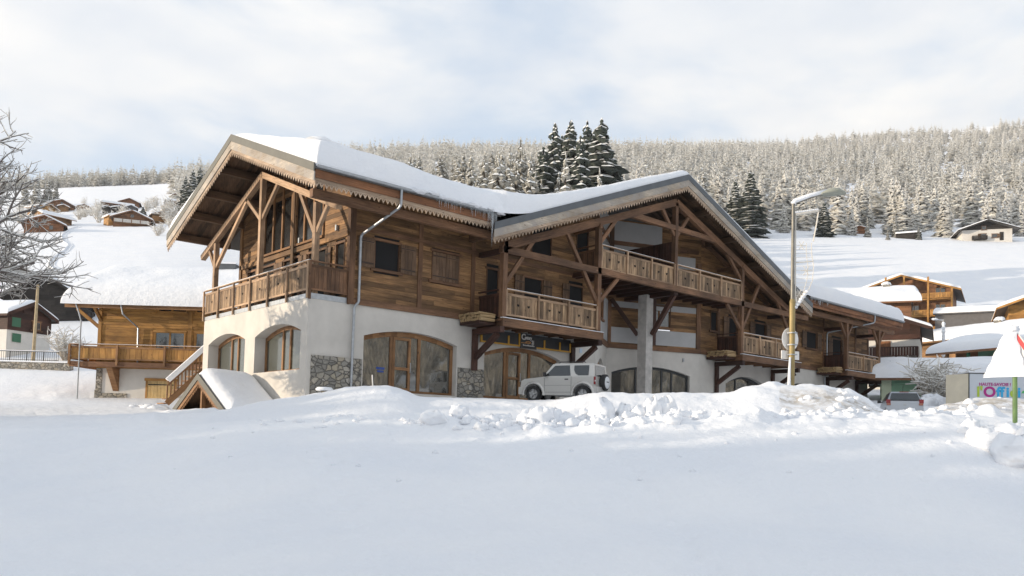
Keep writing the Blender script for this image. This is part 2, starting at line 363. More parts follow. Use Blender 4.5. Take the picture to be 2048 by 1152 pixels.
FAR = {  # px column: photograph rows of the ground at rowsF distances
 -700: [806, 780, 745, 700, 670, 620, 580, 540, 505, 470, 452, 440, 432, 410, 398, 375, 366, 372, 385, 400],
 0:    [806, 780, 750, 705, 670, 618, 570, 530, 500, 468, 449, 438, 428, 412, 402, 383, 374, 378, 390, 400],
 150:  [803, 782, 755, 712, 675, 618, 566, 526, 498, 466, 447, 436, 426, 404, 392, 372, 366, 372, 385, 398],
 300:  [803, 786, 765, 722, 685, 622, 566, 526, 498, 468, 449, 436, 426, 404, 390, 368, 362, 368, 382, 396],
 400:  [803, 786, 768, 735, 700, 640, 580, 535, 500, 470, 450, 436, 420, 396, 380, 352, 345, 352, 366, 380],
 560:  [803, 790, 775, 745, 715, 665, 610, 560, 520, 480, 452, 434, 415, 380, 360, 330, 318, 320, 330, 345],
 800:  [803, 792, 780, 760, 735, 690, 635, 580, 535, 492, 455, 430, 400, 360, 340, 315, 305, 306, 313, 325],
 1100: [803, 796, 788, 770, 750, 710, 655, 600, 550, 500, 458, 430, 400, 362, 342, 318, 304, 302, 303, 315],
 1250: [803, 796, 790, 775, 757, 718, 665, 608, 555, 505, 465, 436, 410, 370, 348, 320, 304, 297, 294, 304],
 1400: [805, 800, 795, 782, 765, 725, 670, 610, 555, 508, 470, 450, 425, 385, 360, 328, 310, 298, 290, 300],
 1550: [808, 804, 800, 790, 772, 762, 732, 696, 612, 526, 473, 455, 435, 398, 370, 338, 318, 302, 288, 284],
 1700: [812, 808, 805, 796, 778, 762, 732, 696, 612, 526, 474, 458, 438, 404, 376, 344, 321, 298, 273, 263],
 1850: [812, 810, 806, 798, 782, 762, 732, 696, 612, 526, 478, 460, 440, 406, 378, 342, 315, 288, 262, 254],
 2048: [812, 810, 806, 798, 784, 762, 732, 696, 612, 526, 478, 462, 442, 402, 372, 334, 303, 273, 243, 233],
 2700: [812, 810, 806, 798, 784, 762, 732, 696, 612, 526, 478, 462, 442, 402, 372, 334, 303, 273, 243, 233]}
fk = sorted(FAR); fa = np.array([FAR[k] for k in fk], float)
DALL = np.array(DR+rowsF, float)
CG = np.arange(-700, 2701, 10.0)
TAB = np.zeros((len(CG), len(DALL)))
for i, px in enumerate(CG):
    h = hor(px); e = CAM.z
    z1 = e+17*(h-c1(px))/FPX; z2 = e+25*(h-c2(px))/FPX
    lot = float(np.interp(px, [0, 350, 560, 800, 1500, 1700, 1800, 1900], [-0.75, -1.0, -1.0, -0.16, -0.12, -0.35, -0.55, -0.5]))
    dip = min(z1, z2)-float(np.interp(px, [700, 1000], [.22, .36]))
    near = [-3.15, -3.12, -3.02, -2.92, -2.66+(z1+1.5)*.2, z1-0.62, z1, (z1+dip)/2-.02, dip, (dip+z2)/2, z2-0.05, z2-0.02, z2-0.32 if z2 > lot else z2+.1, max(lot, z2-0.8) if z2 > lot else (z2+lot)/2+.1, lot, lot]
    if px < 330: near[9:] = [z2-.05, z2, z2+.1, -1.35, -1.15, -0.95, -0.7][:len(near)-9]
    rows = [float(np.interp(px, fk, fa[:, j])) for j in range(len(rowsF))]
    TAB[i, :len(DR)] = near
    TAB[i, len(DR):] = [e+D*(h-y)/FPX for D, y in zip(rowsF, rows)]
LD = np.arange(0, math.log(1800/1.0)+.02, 0.02)      # log-distance lattice from 1 m
DD = np.exp(LD)
ZT = np.stack([np.interp(DD, DALL, TAB[i]) for i in range(len(CG))])
def smooth(a, k, ax):
    ker = np.ones(k)/k; p = k//2
    return np.apply_along_axis(lambda v: np.convolve(np.pad(v, p, mode='edge'), ker, 'valid'), ax, a)
Zs = smooth(smooth(smooth(smooth(ZT, 7, 1), 7, 1), 7, 0), 5, 0)
Zn = smooth(smooth(ZT, 3, 1), 3, 0)
wfar = np.clip((DD-30)/25, 0, 1)
ZT = Zn*(1-wfar)+Zs*wfar
AZMAX = rad(57)
def ground_base(x, y):
    x = np.asarray(x, float); y = np.asarray(y, float)
    dx, dy = x-CAM.x, y-CAM.y; Dv = dx*FH.x+dy*FH.y; L = dx*RH.x+dy*RH.y
    r = np.hypot(dx, dy); az = np.arctan2(L, Dv); azc = np.clip(az, -AZMAX, AZMAX)
    Dd = np.clip(r*np.cos(azc), 1.0, 1790); px = np.clip(1024+FPX*np.tan(azc), -700, 2700)
    ci = (px+700)/10.0; di = np.log(Dd)/0.02
    i0 = np.clip(ci.astype(int), 0, len(CG)-2); j0 = np.clip(di.astype(int), 0, len(LD)-2); u = ci-i0; v = np.clip(di-j0, 0, 1)
    z = (ZT[i0, j0]*(1-u)+ZT[i0+1, j0]*u)*(1-v)+(ZT[i0, j0+1]*(1-u)+ZT[i0+1, j0+1]*u)*v
    b = np.where(az < 0, np.clip((-az-rad(36))/rad(34), 0, 1), np.clip((az-rad(57))/rad(50), 0, 1)); b = b*b*(3-2*b)
    zb = np.where(r < 20, -3.1, np.where(r < 60, -3.1+(r-20)*0.10, 0.9+(r-60)*np.where(az > 0, 0.22, np.where(az < -rad(140), .22*(-az-rad(140))/rad(40), 0.0)+0.02)))
    return z*(1-b)+zb*b
PRINTS = []
for k_ in range(22):
    t_ = k_/21; D_ = 14.5-6.6*t_; p_ = 1215+215*t_+(9 if k_ % 2 else -9); v_ = Vector((CAM.x, CAM.y))+FH*D_+RH*(D_*(p_-1024)/FPX); PRINTS.append((v_.x, v_.y))
for k_ in range(14):
    t_ = k_/13; D_ = 15.5-5.5*t_; p_ = 640+60*t_+(12 if k_ % 2 else -12); v_ = Vector((CAM.x, CAM.y))+FH*D_+RH*(D_*(p_-1024)/FPX); PRINTS.append((v_.x, v_.y))
def ground(x, y):
    x = np.asarray(x, float); y = np.asarray(y, float)
    dx, dy = x-CAM.x, y-CAM.y; D = dx*FH.x+dy*FH.y; L = dx*RH.x+dy*RH.y
    z = ground_base(x, y)
    inb = (x > -3.2) & (y > -3.5) & (x < 52) & (y < 15)
    flat = np.clip(1-np.abs(D-17.5)/2.6, 0, 1)
    flat2 = np.clip(1-np.abs(D-25)/3.2, 0, 1)
    px = 1024+FPX*L/np.maximum(D, 1)
    a0 = .55*np.clip(1-np.abs(px-110)/70, 0, 1)*np.clip(1-np.abs(D-50)/6, 0, 1)*(fbm(x*.7, y*.7, 4, 71)+.25)
    lump = np.interp(px, [0, 500, 820, 980, 1300, 1700, 1950, 2048], [.05, .10, .35, 1, .9, .6, .7, 1.3])
    a = a0+0.11*fbm(x*.35, y*.35, 3, 1) + 0.09*fbm(x*1.3, y*1.3, 3, 61)*np.clip((20-D)/6, .3, 1) + 0.055*fbm(x*4.2, y*4.2, 4, 5)*np.clip((60-D)/30, .2, 1) + flat*lump*1.5*np.clip(fbm(x*1.1+7, y*1.1, 4, 9)+.03, 0, 1)**1.1 + flat2*(0.16+.12*(px > 1470))*(fbm(x*1.1, y*1.1, 5, 21))*1.2
    a = a+np.where(D > 60, 1.0, 0)*0.9*fbm(x*.03, y*.03, 4, 31)*np.clip((D-60)/100, 0, 1)
    # ploughed-up clods along the crests and a few footprints in the slope
    z = z+np.where(inb, 0, a)
    for (fx, fy) in PRINTS: z = z-.06*np.exp(-(((x-fx)**2+(y-fy)**2)/.018))
    return z
def gz(x, y): return float(ground(np.array([x]), np.array([y]))[0])
def spot(px, D, lift=0.0):
    "ground point at bearing px and depth D"
    p = CAM+D*(FWD+RIGHT*((px-1024)/FPX)); v = Vector((CAM.x, CAM.y))+FH*D+RH*(D*(px-1024)/FPX)
    return Vector((v.x, v.y, gz(v.x, v.y)+lift))

def polar_ground(name, azs, rs, close=False):
    A, R = np.meshgrid(azs, rs, indexing='ij')
    X = CAM.x+R*np.sin(A+YAW); Y = CAM.y+R*np.cos(A+YAW); Z = ground(X, Y)
    V = np.stack([X, Y, Z], -1).reshape(-1, 3); na, nr = A.shape
    idx = np.arange(na*nr).reshape(na, nr)
    F = np.stack([idx[:-1, :-1], idx[1:, :-1], idx[1:, 1:], idx[:-1, 1:]], -1).reshape(-1, 4)[:, ::-1]
    me = np_mesh(name, V, F, [SNOWG])
    D = R*np.cos(A); px = 1024+FPX*np.tan(np.clip(A, -1.3, 1.3))
    dirt = np.clip(1-np.abs(D-23.0)/1.6, 0, 1)*((px > 1560) & (px < 1790)) + np.clip(1-np.abs(D-24)/2.2, 0, 1)*(px > 1860)*.9
    dirt += np.clip(1-np.abs(D-19)/1.2, 0, 1)*(px < 330)*(px > 0)*.35 + np.clip(1-np.abs(D-19)/1.5, 0, 1)*(px > 1480)*(px < 1900)*.5
    at = me.attributes.new('dirt', 'FLOAT', 'POINT'); at.data.foreach_set('value', np.clip(dirt, 0, 1).astype(np.float32).ravel())
    o = bpy.data.objects.new(name, me); C.objects.link(o); o["kind"] = "structure"; return o
az_in = np.arange(rad(-38), rad(38)+1e-6, rad(0.11)); az_l = np.linspace(rad(-180), rad(-38), 110)[:-1]; az_r = np.linspace(rad(38), rad(180), 110)[1:]
rs = [0.0]; r = 1.5
while r < 6: rs.append(r); r *= 1.03
while r < 13: rs.append(r); r *= 1.0105
while r < 32: rs.append(r); r *= 1.0065
while r < 1790: rs.append(r); r *= 1.022
polar_ground("snow_ground", np.concatenate([az_l, az_in, az_r]), np.array(rs))

# ------------------------------------------------------------------ conifers
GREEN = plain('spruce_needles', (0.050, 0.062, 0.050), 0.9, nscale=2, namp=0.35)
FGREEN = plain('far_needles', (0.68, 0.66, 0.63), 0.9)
MIDG = plain('frosted_green_needles', (0.36, 0.345, 0.30), 0.9, nscale=2, namp=.4)
BARK = plain('bark', (0.075, 0.055, 0.042), 0.95, nscale=6, namp=0.3)
TREESNOW = plain('snow_on_branches', (0.84, 0.83, 0.80), 0.8)
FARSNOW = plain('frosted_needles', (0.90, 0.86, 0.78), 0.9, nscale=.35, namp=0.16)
def spruce_arrays(seed, tiers, nb, R=0.20, snow=0.75, lean=0.5, cover=0.62, prof=.85):
    "unit-height spruce of drooping branch fans; snow lies on the branches; returns V,F(tri),mat"
    rg = np.random.default_rng(seed); V = []; F = []; Mi = []
    def tri(a, b, c, m): k = len(V); V.extend([a, b, c]); F.append((k, k+1, k+2)); Mi.append(m)
    for t in range(tiers):
        f = min(1, max(0, t/(tiers-1)+rg.normal(0, .18)/tiers)); z = 0.05+0.93*f; rr = R*(1-f)**prof*(0.72+0.5*rg.random())+0.006
        n = max(4, int(nb*(1-f*0.55)))
        a0 = rg.random()*6.28
        for k in range(n):
            a = a0+6.283*k/n+rg.normal(0, .16); l = rr*(0.70+0.5*rg.random())
            dr = lean*l*(0.55+0.5*rg.random()); w = l*0.36*(0.8+.5*rg.random())+.004
            ca, sa = math.cos(a), math.sin(a); zj = rg.normal(0, .35)/tiers
            def P(u, s, dz): return (ca*l*u-sa*w*s, sa*l*u+ca*w*s, z+dz+zj)
            tip = P(1, 0, -dr); m1 = P(.62, 1, -dr*.62); m2 = P(.62, -1, -dr*.62); root = P(.0, 0, 0.012)
            lo = P(.55, 0, -dr*.62-0.030)
            tri(root, m1, tip, 0); tri(root, tip, m2, 0); tri(m1, lo, tip, 0); tri(m2, tip, lo, 0)
            # small side twigs
            for s in (1, -1):
                q = P(.95, s*1.15, -dr*.95-.006); tri(P(.35, 0, -dr*.3), P(.6, s*.5, -dr*.6), q, 0)
            if rg.random() < snow:
                h = 0.011; ws = cover+.28*rg.random()
                def S(u, s, dz): return (ca*l*u-sa*w*s*ws, sa*l*u+ca*w*s*ws, z+dz+h+zj)
                st = S(.93, 0, -dr*.93); s1 = S(.62, 1, -dr*.64-h*.7); s2 = S(.62, -1, -dr*.64-h*.7); sr = S(.12, 0, .008); sm = S(.58, 0, -dr*.50+.006)
                for (p, q, r_) in ((sr, s1, sm), (s1, st, sm), (st, s2, sm), (s2, sr, sm)): tri(p, q, r_, 1)
    return np.array(V), np.array(F), np.array(Mi)
def spruce_meshes(seed, tiers, nb, R, snow, mats, lean=.5, cover=.62, prof=.85):
    V, F, Mi = spruce_arrays(seed, tiers, nb, R, snow, lean, cover, prof); return np_mesh('crown', V, F, mats, Mi, smooth=False)
SPR = [spruce_meshes(s, 22, 12, R, sn, [MIDG, TREESNOW], cover=.85) for s, R, sn in ((1, .19, .9), (2, .22, .92), (3, .17, .85))]      # snow laden
SPRD = [spruce_meshes(s, 30, 15, R, sn, [GREEN, TREESNOW], prof=.66, cover=.74) for s, R, sn in ((4, .19, .85), (5, .165, .8))]
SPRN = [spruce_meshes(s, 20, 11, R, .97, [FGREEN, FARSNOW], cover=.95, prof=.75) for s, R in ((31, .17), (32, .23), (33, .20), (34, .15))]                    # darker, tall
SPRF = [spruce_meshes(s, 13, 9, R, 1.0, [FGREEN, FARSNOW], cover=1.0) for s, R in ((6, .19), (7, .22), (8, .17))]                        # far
tk = MB(); tk.tube([(0, 0, -0.03), (0, 0, .5), (0, 0, 1.0)], 0.016, 6, r1=0.001); TRUNKO = tk.build('trunk', BARK); TRUNKM = TRUNKO.data
C.objects.unlink(TRUNKO); bpy.data.objects.remove(TRUNKO)
def conifer(loc, h, mesh, label, group=None, name='spruce_tree', w=1.0, rz=None):
    e = empty(name, loc, random.uniform(0, 6.28) if rz is None else rz, label, 'tree', group)
    for nm, me in (('trunk', TRUNKM), ('crown', mesh)):
        o = bpy.data.objects.new(nm, me); C.objects.link(o); o.parent = e; o.scale = (h*w, h*w, h)
    return e
def tree_at(px, ytop, ybase, D, mesh, label, group=None, w=1.0):
    p = spot(px, D); zt = CAM.z+D*(hor(px)-ytop)/FPX; hh = max(zt-p.z, 2.0)
    return conifer((p.x, p.y, p.z-.2), hh+.2, mesh, label, group, w=w)
# the tall dark group behind the valley of the roof
for px, yt, D, w, lab in ((1098, 236, 150, .95, 'tall snow-dusted spruce, leftmost of the tall dark group behind the roof'),
                          (1130, 230, 158, 1.15, 'tall broad dark spruce, second from left in the group behind the roof'),
                          (1163, 233, 154, .95, 'tall snow-dusted spruce in the middle of the dark group behind the roof'),
                          (1192, 228, 148, 1.3, 'tallest dark spruce with a rounded top, rightmost of the group above the roof'),
                          (1150, 262, 138, .95, 'slender spruce with clumps of snow in front of the tall dark group'),
                          (1112, 262, 160, 1.1, 'snow-dusted spruce squeezed between the two leftmost trunks of the tall dark group'),
                          (1178, 250, 162, 1.2, 'spruce in the back row between the middle one and the tallest one'),
                          (1223, 318, 152, 1.5, 'low bushy spruce farthest right at the foot of the tall dark group'),
                          (1208, 285, 150, 1.5, 'broad dark spruce standing low against the right side of the tall group'),
                          (1075, 285, 146, 1.3, 'shorter snowy spruce at the left foot of the tall dark group')):
    tree_at(px, yt, 400, D, random.choice(SPRD), lab, w=w*1.15)
for px, yt, D, w, lab in ((1121, 298, 122, 1.0, 'small white snow-laden spruce in front of the tall dark group'),
                          (1190, 333, 118, .9, 'tiny snow-laden spruce just above the roof snow right of the tall group'),
                          (985, 300, 128, 1.15, 'snow-laden spruce hanging heavy above the roof valley'),
                          (1006, 285, 140, 1.0, 'snow-laden spruce behind the heavy one above the roof valley'),
                          (1028, 268, 152, 1.0, 'tall pale spruce rising above its neighbours left of the dark group'),
                          (1050, 300, 132, 1.1, 'snowy spruce between the roof valley and the dark group'),
                          (930, 318, 138, 1.15, 'wide frosted spruce left of the one above the roof valley'),
                          (956, 296, 146, 1.0, 'frosted spruce, second left of the one above the roof valley'),
                          (1497, 333, 232, 1.45, 'dark green spruce with snowy boughs standing alone right of the gable'),
                          (1466, 352, 240, 1.2, 'paler spruce just left of the lone dark one beside the gable'),
                          (1400, 330, 250, 1.0, 'snowy spruce just right of the top of the gable'),
                          (1646, 398, 234, 1.5, 'small dark spruce at the edge of the snow field behind the street lamp'),
                          (1734, 430, 236, 1.2, 'frosted spruce at the field edge right of the street lamp'),
                          (1790, 425, 238, 1.3, 'pale frosted spruce at the field edge left of the hill chalet'),
                          (1775, 455, 230, 1.5, 'low snowy spruce beside the small hut at the field edge'),
                          (1838, 448, 232, 1.3, 'small dark bushy spruce beside the blue-roofed hut')):
    tree_at(px, yt, 470, D, SPRD[0] if 'dark' in lab and 'group' not in lab else random.choice(SPR), lab, w=w)
for i, (px, yt, D) in enumerate(((366, 332, 250), (380, 326, 262), (392, 335, 240), (352, 345, 256))):
    tree_at(px, yt, 380, D, SPRD[i % 2], ('dark spruce, leftmost of four beside the long roof slope', 'tallest of four dark spruces beside the long roof slope', 'dark spruce nearest the roof edge on the left hill', 'lower dark spruce left of the three beside the roof slope')[3 if i == 3 else i], w=1.25)
for i, (px, yt, D) in enumerate(((52, 343, 372), (74, 348, 380), (28, 346, 376), (90, 354, 385))):
    tree_at(px, yt, 400, D, SPR[i % 3], ('dark spruce seen through the bare branches, tallest on the left hill', 'dark spruce right behind the bare branches', 'dark spruce farthest left behind the bare branches', 'low dark spruce at the right end of the row behind the bare branches')[i], w=1.2)
tree_at(268, 408, 440, 236, SPRD[0], 'small dark spruce beside the middle chalet on the left hill', w=1.9)
# forest on the mountainside
def in_forest(px, D):
    e = np.interp(px, [-700, 330, 331, 470, 620, 1230, 1450, 2048, 2700], [690, 690, 330, 300, 135, 135, 238, 238, 238])
    f = np.interp(px, [-700, 330, 331, 560, 1230, 1550, 2700], [880, 880, 800, 950, 1080, 1350, 1500])
    return (D > e) & (D < f)
spots = []
tot = 0
while tot < 7400:
    D = np.sqrt(RNG.random(8000)*(1480**2-135**2)+135**2); px = RNG.uniform(-500, 2550, 8000)
    k = in_forest(px, D) & (RNG.random(8000) < np.clip(1.15-D/1900, .25, 1)); D, px = D[k], px[k]
    # natural gaps
    X = CAM.x+D*(FH.x+RH.x*(px-1024)/FPX); Y = CAM.y+D*(FH.y+RH.y*(px-1024)/FPX)
    k = fbm(X*.012, Y*.012, 3, 77) > np.where(D > 1150, 0.02, -.22); X, Y, D, px = X[k], Y[k], D[k], px[k]
    spots.append(np.stack([X, Y, D, px], 1)); tot += len(X)
for _ in range(60):
    Dn, pn = RNG.uniform(138, 215), RNG.uniform(660, 1075); q = CAM+Dn*(FWD+RIGHT*((pn-1024)/FPX)); v = Vector((CAM.x, CAM.y))+FH*Dn+RH*(Dn*(pn-1024)/FPX); spots.insert(0, np.array([[v.x, v.y, Dn, pn]]))
for _ in range(260):
    Dn, pn = RNG.uniform(690, 790), RNG.uniform(-60, 335); v = Vector((CAM.x, CAM.y))+FH*Dn+RH*(Dn*(pn-1024)/FPX); spots.insert(0, np.array([[v.x, v.y, Dn, pn]]))
S = np.concatenate(spots)[:7400]; S = S[np.argsort(S[:, 2])]
GZ = ground(S[:, 0], S[:, 1]); HT = RNG.uniform(10, 19, len(S))*np.where((S[:, 2] < 290) & (S[:, 3] < 1200), 1.3, 1)*RNG.uniform(.7, 1.15, len(S))
vis = (S[:, 3] > -40) & (S[:, 3] < 2090) & ~((S[:, 3] > 470) & (S[:, 3] < 640))
HT = np.where((S[:, 2] < 300) & (S[:, 3] < 1200), np.minimum(HT, np.maximum(6, (CAM.z+S[:, 2]*(hor(S[:, 3])-np.interp(S[:, 3], [660, 760, 1090], [318, 302, 286]))/FPX)-GZ)), HT)
near_i = [i for i in range(len(S)) if vis[i]][:270]
for n, i in enumerate(near_i):
    D = S[i, 2]; me = random.choice((SPR if S[i, 3] < 1200 else SPRN) if D < 360 else SPRF)
    conifer((S[i, 0], S[i, 1], GZ[i]-.3), HT[i], me, 'snow-covered spruce in the forest on the mountainside behind the chalet', 'spruces of the mountainside forest', w=random.uniform(.95, 1.35))
ns = set(near_i); rest = np.array([i for i in range(len(S)) if i not in ns])
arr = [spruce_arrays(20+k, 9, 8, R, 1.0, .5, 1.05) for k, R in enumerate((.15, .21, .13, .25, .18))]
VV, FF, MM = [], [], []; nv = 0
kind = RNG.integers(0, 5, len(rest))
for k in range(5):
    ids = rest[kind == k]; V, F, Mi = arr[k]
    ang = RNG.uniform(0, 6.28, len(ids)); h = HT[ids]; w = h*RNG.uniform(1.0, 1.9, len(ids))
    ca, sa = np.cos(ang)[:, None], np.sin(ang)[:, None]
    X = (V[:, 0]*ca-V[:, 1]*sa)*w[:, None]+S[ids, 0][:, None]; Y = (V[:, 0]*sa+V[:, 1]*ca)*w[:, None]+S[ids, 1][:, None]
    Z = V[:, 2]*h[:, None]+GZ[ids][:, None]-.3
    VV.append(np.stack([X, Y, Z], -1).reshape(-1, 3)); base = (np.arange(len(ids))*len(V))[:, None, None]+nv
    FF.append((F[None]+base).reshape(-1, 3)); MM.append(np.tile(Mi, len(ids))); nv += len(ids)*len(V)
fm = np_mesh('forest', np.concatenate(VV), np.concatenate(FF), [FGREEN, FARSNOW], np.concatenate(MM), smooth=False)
fo = bpy.data.objects.new('distant_forest', fm); C.objects.link(fo)
tag(fo, 'snowy conifer forest covering the upper mountainside', 'forest', kind='stuff')

# ------------------------------------------------------------------ bare trees and bushes
TWIG = plain('twig_bark', (0.085, 0.07, 0.06), 0.9)
PTWIG = plain('pale_twig_bark', (0.15, 0.13, 0.118), 0.9)
FTWIG = plain('frosted_twigs', (0.50, 0.45, 0.38), 0.9)
def bare_tree(name, loc, h, spread, label, seed, trunk_r=.28, levels=5, snow=True, cat='tree', twig=TWIG, lean=(0, 0), first=0.25):
    rg = random.Random(seed); wood_ = MB(); crown = MB(); sn = MB()
    def branch(p, d, L, r, lv):
        n = 4 if lv < levels else 3; pts = [p]; q = p.copy(); dd = d.copy()
        for i in range(n):
            dd = (dd+Vector((rg.uniform(-.22, .22), rg.uniform(-.22, .22), rg.uniform(-.10, .20)))).normalized(); q = q+dd*(L/n); pts.append(q.copy())
        (wood_ if lv == 0 else crown).tube(pts, r, 7 if lv < 2 else 3, cap=False, r1=r*.45)
        if snow and lv >= 1 and r > .006:
            o = Vector((0, 0, r*.75)); sn.tube([x+o for x in pts], r*.7+.003, 4, cap=False, r1=r*.35+.002)
        if lv >= levels: return
        k = (22, 9, 6, 4, 4, 4)[lv]
        for i in range(k):
            f = first+(1-first)*(i+rg.random())/k if lv == 0 else .2+.8*(i+rg.random())/k
            j = min(int(f*n), n-1); pp = pts[j].lerp(pts[j+1], f*n-j)
            ax = Vector((rg.uniform(-1, 1), rg.uniform(-1, 1), rg.uniform(-.5, .5))).cross(dd).normalized()
            nd = (Matrix.Rotation(rg.uniform(.55, 1.15), 3, ax) @ dd)
            if lv == 0: nd.z = abs(nd.z)*.5+.05; nd.normalize()
            branch(pp, nd, (spread if lv == 0 else L*.58)*rg.uniform(.7, 1.1), r*(.42 if lv == 0 else .5), lv+1)
    branch(Vector((0, 0, -.2)), Vector((lean[0], lean[1], 1)).normalized(), h, trunk_r, 0)
    e = empty(name, loc, 0, label, cat)
    wood_.build('trunk', BARK, e); crown.build('crown', twig, e)
    if snow: sn.build('snow_on_branches', TREESNOW, e)
    return e
bt = Vector((CAM.x, CAM.y))+FH*27+RH*(27*(-185-1024)/FPX); bare_tree('bare_tree', (bt.x, bt.y, gz(bt.x, bt.y)), 8.4, 3.3, 'large leafless tree with snow along its branches at the left edge', 5, trunk_r=.23, levels=4, first=.33, twig=PTWIG)
def bush(px, D, r, label, seed, n=26, mat=FTWIG, group=None, y=None):
    rg = random.Random(seed); m = MB(); s = MB(); p = spot(px, D)
    for i in range(n):
        a = rg.uniform(0, 6.28); t = rg.uniform(.05, 1.0); d = Vector((math.cos(a)*t, math.sin(a)*t, 1)).normalized(); L = r*rg.uniform(.7, 1.25)
        p0 = Vector((rg.uniform(-.1, .1)*r, rg.uniform(-.1, .1)*r, -.1)); p1 = p0+d*L*.5; p2 = p0+d*L+Vector((0, 0, -.12*L*t))
        m.tube([p0, p1, p2], .018*r, 3, cap=False, r1=.006*r)
        for k in range(7):
            f = rg.uniform(.3, 1); b = p0+d*L*f; e2 = b+Vector((rg.uniform(-1, 1), rg.uniform(-1, 1), rg.uniform(-.2, .8))).normalized()*L*.3
            m.tube([b, e2], .010*r, 3, cap=False, r1=.004*r); s.tube([b+Vector((0, 0, .012*r)), e2+Vector((0, 0, .012*r))], .016*r, 3, cap=False, r1=.008*r)
    e = empty('snowy_bush', p, 0, label, 'bush', group); m.build('stems', mat, e); s.build('snow_on_twigs', TREESNOW, e); return e
bush(128, 64, 2.3, 'frosted leafless bush beside the black barn', 1, 34)
bush(320, 236, 6, 'round frosted bush beside the roof edge on the left hill', 2, 30)
bush(1868, 52, 2.6, 'snow-laden bush with bent branches left of the white trailer', 3, 70)
bush(1895, 56, 1.9, 'upright snowy shrub right behind the snow bank left of the trailer', 4, 50)
# ------------------------------------------------------------------ building helpers
class Frame:
    "a vertical wall plane: origin o, horizontal direction u, outward normal n"
    def __init__(s, o, u, n): s.o = Vector(o); s.u = Vector(u).normalized(); s.n = Vector(n).normalized()
    def P(s, u, z, d=0.0): return s.o+s.u*u+Vector((0, 0, z))+s.n*d
    def box(s, mb, u0, u1, z0, z1, d0, d1, m=0, L=None):
        P = s.P; mb.hexa([P(u0, z0, d1), P(u1, z0, d1), P(u1, z0, d0), P(u0, z0, d0), P(u0, z1, d1), P(u1, z1, d1), P(u1, z1, d0), P(u0, z1, d0)], L, m)
def planks(F, mb, u0, u1, z0, z1, w=0.19, holes=(), top=None, th=0.03, m=0, d=0.0):
    "horizontal boards; holes = (u0,u1,z0,z1); top(u) optional roof line"
    z = z0
    while z < z1-0.02:
        zt = min(z+w-0.008, z1)
        segs = [(u0, u1)]
        for (a, b, c, e) in holes:
            if c < zt-0.03 and e > z+0.03:
                ns_ = []
                for (s0, s1) in segs:
                    if b <= s0 or a >= s1: ns_.append((s0, s1)); continue
                    if a > s0: ns_.append((s0, a))
                    if b < s1: ns_.append((b, s1))
                segs = ns_
        for (s0, s1) in segs:
            # split long runs into boards with butt joints
            q = s0
            while q < s1-0.01:
                e = min(q+random.uniform(2.2, 4.6), s1)
                if s1-e < 0.6: e = s1
                a_, b_ = q, e
                if top is not None:
                    ok = [a_+(b_-a_)*k/24 for k in range(25) if top(a_+(b_-a_)*k/24) >= zt]
                    if len(ok) < 2: q = e; continue
                    a_, b_ = ok[0], ok[-1]
                F.box(mb, a_, b_-0.003, z, zt, d-0.02, d+th+random.uniform(0, .006), m, 0); q = e
        z += w
def arch_z(op, u):
    ua, ub, zs, zp, zc = op; t = (u-(ua+ub)/2)/((ub-ua)/2); return zp+(zc-zp)*(1-min(1, t*t))
def arch_wall(F, mb, u0, u1, z0, z1, ops, depth=0.35, m=0, zc0=None):
    "rendered wall with arched openings and their reveals"
    cuts = [u0]; tags = []
    for op in sorted(ops):
        ua, ub = op[0], op[1]
        if ua > cuts[-1]: cuts.append(ua); tags.append(None)
        k = 14
        for i in range(1, k+1): cuts.append(ua+(ub-ua)*i/k); tags.append(op)
    if u1 > cuts[-1]: cuts.append(u1); tags.append(None)
    P = F.P
    for (a, b, op) in zip(cuts[:-1], cuts[1:], tags):
        if op is None: mb.face([P(a, z0), P(b, z0), P(b, z1), P(a, z1)], m)
        else:
            za, zb = arch_z(op, a), arch_z(op, b)
            mb.face([P(a, za), P(b, zb), P(b, z1), P(a, z1)], m)
            mb.face([P(a, za), P(a, za, -depth), P(b, zb, -depth), P(b, zb)], m)
            if op[2] > z0+.01:
                mb.face([P(a, z0), P(b, z0), P(b, op[2]), P(a, op[2])], m); mb.face([P(a, op[2]), P(b, op[2]), P(b, op[2], -depth), P(a, op[2], -depth)], m)
    for op in ops:
        for uu in (op[0], op[1]):
            zz = arch_z(op, uu); mb.face([P(uu, op[2]), P(uu, zz), P(uu, zz, -depth), P(uu, op[2], -depth)], m)
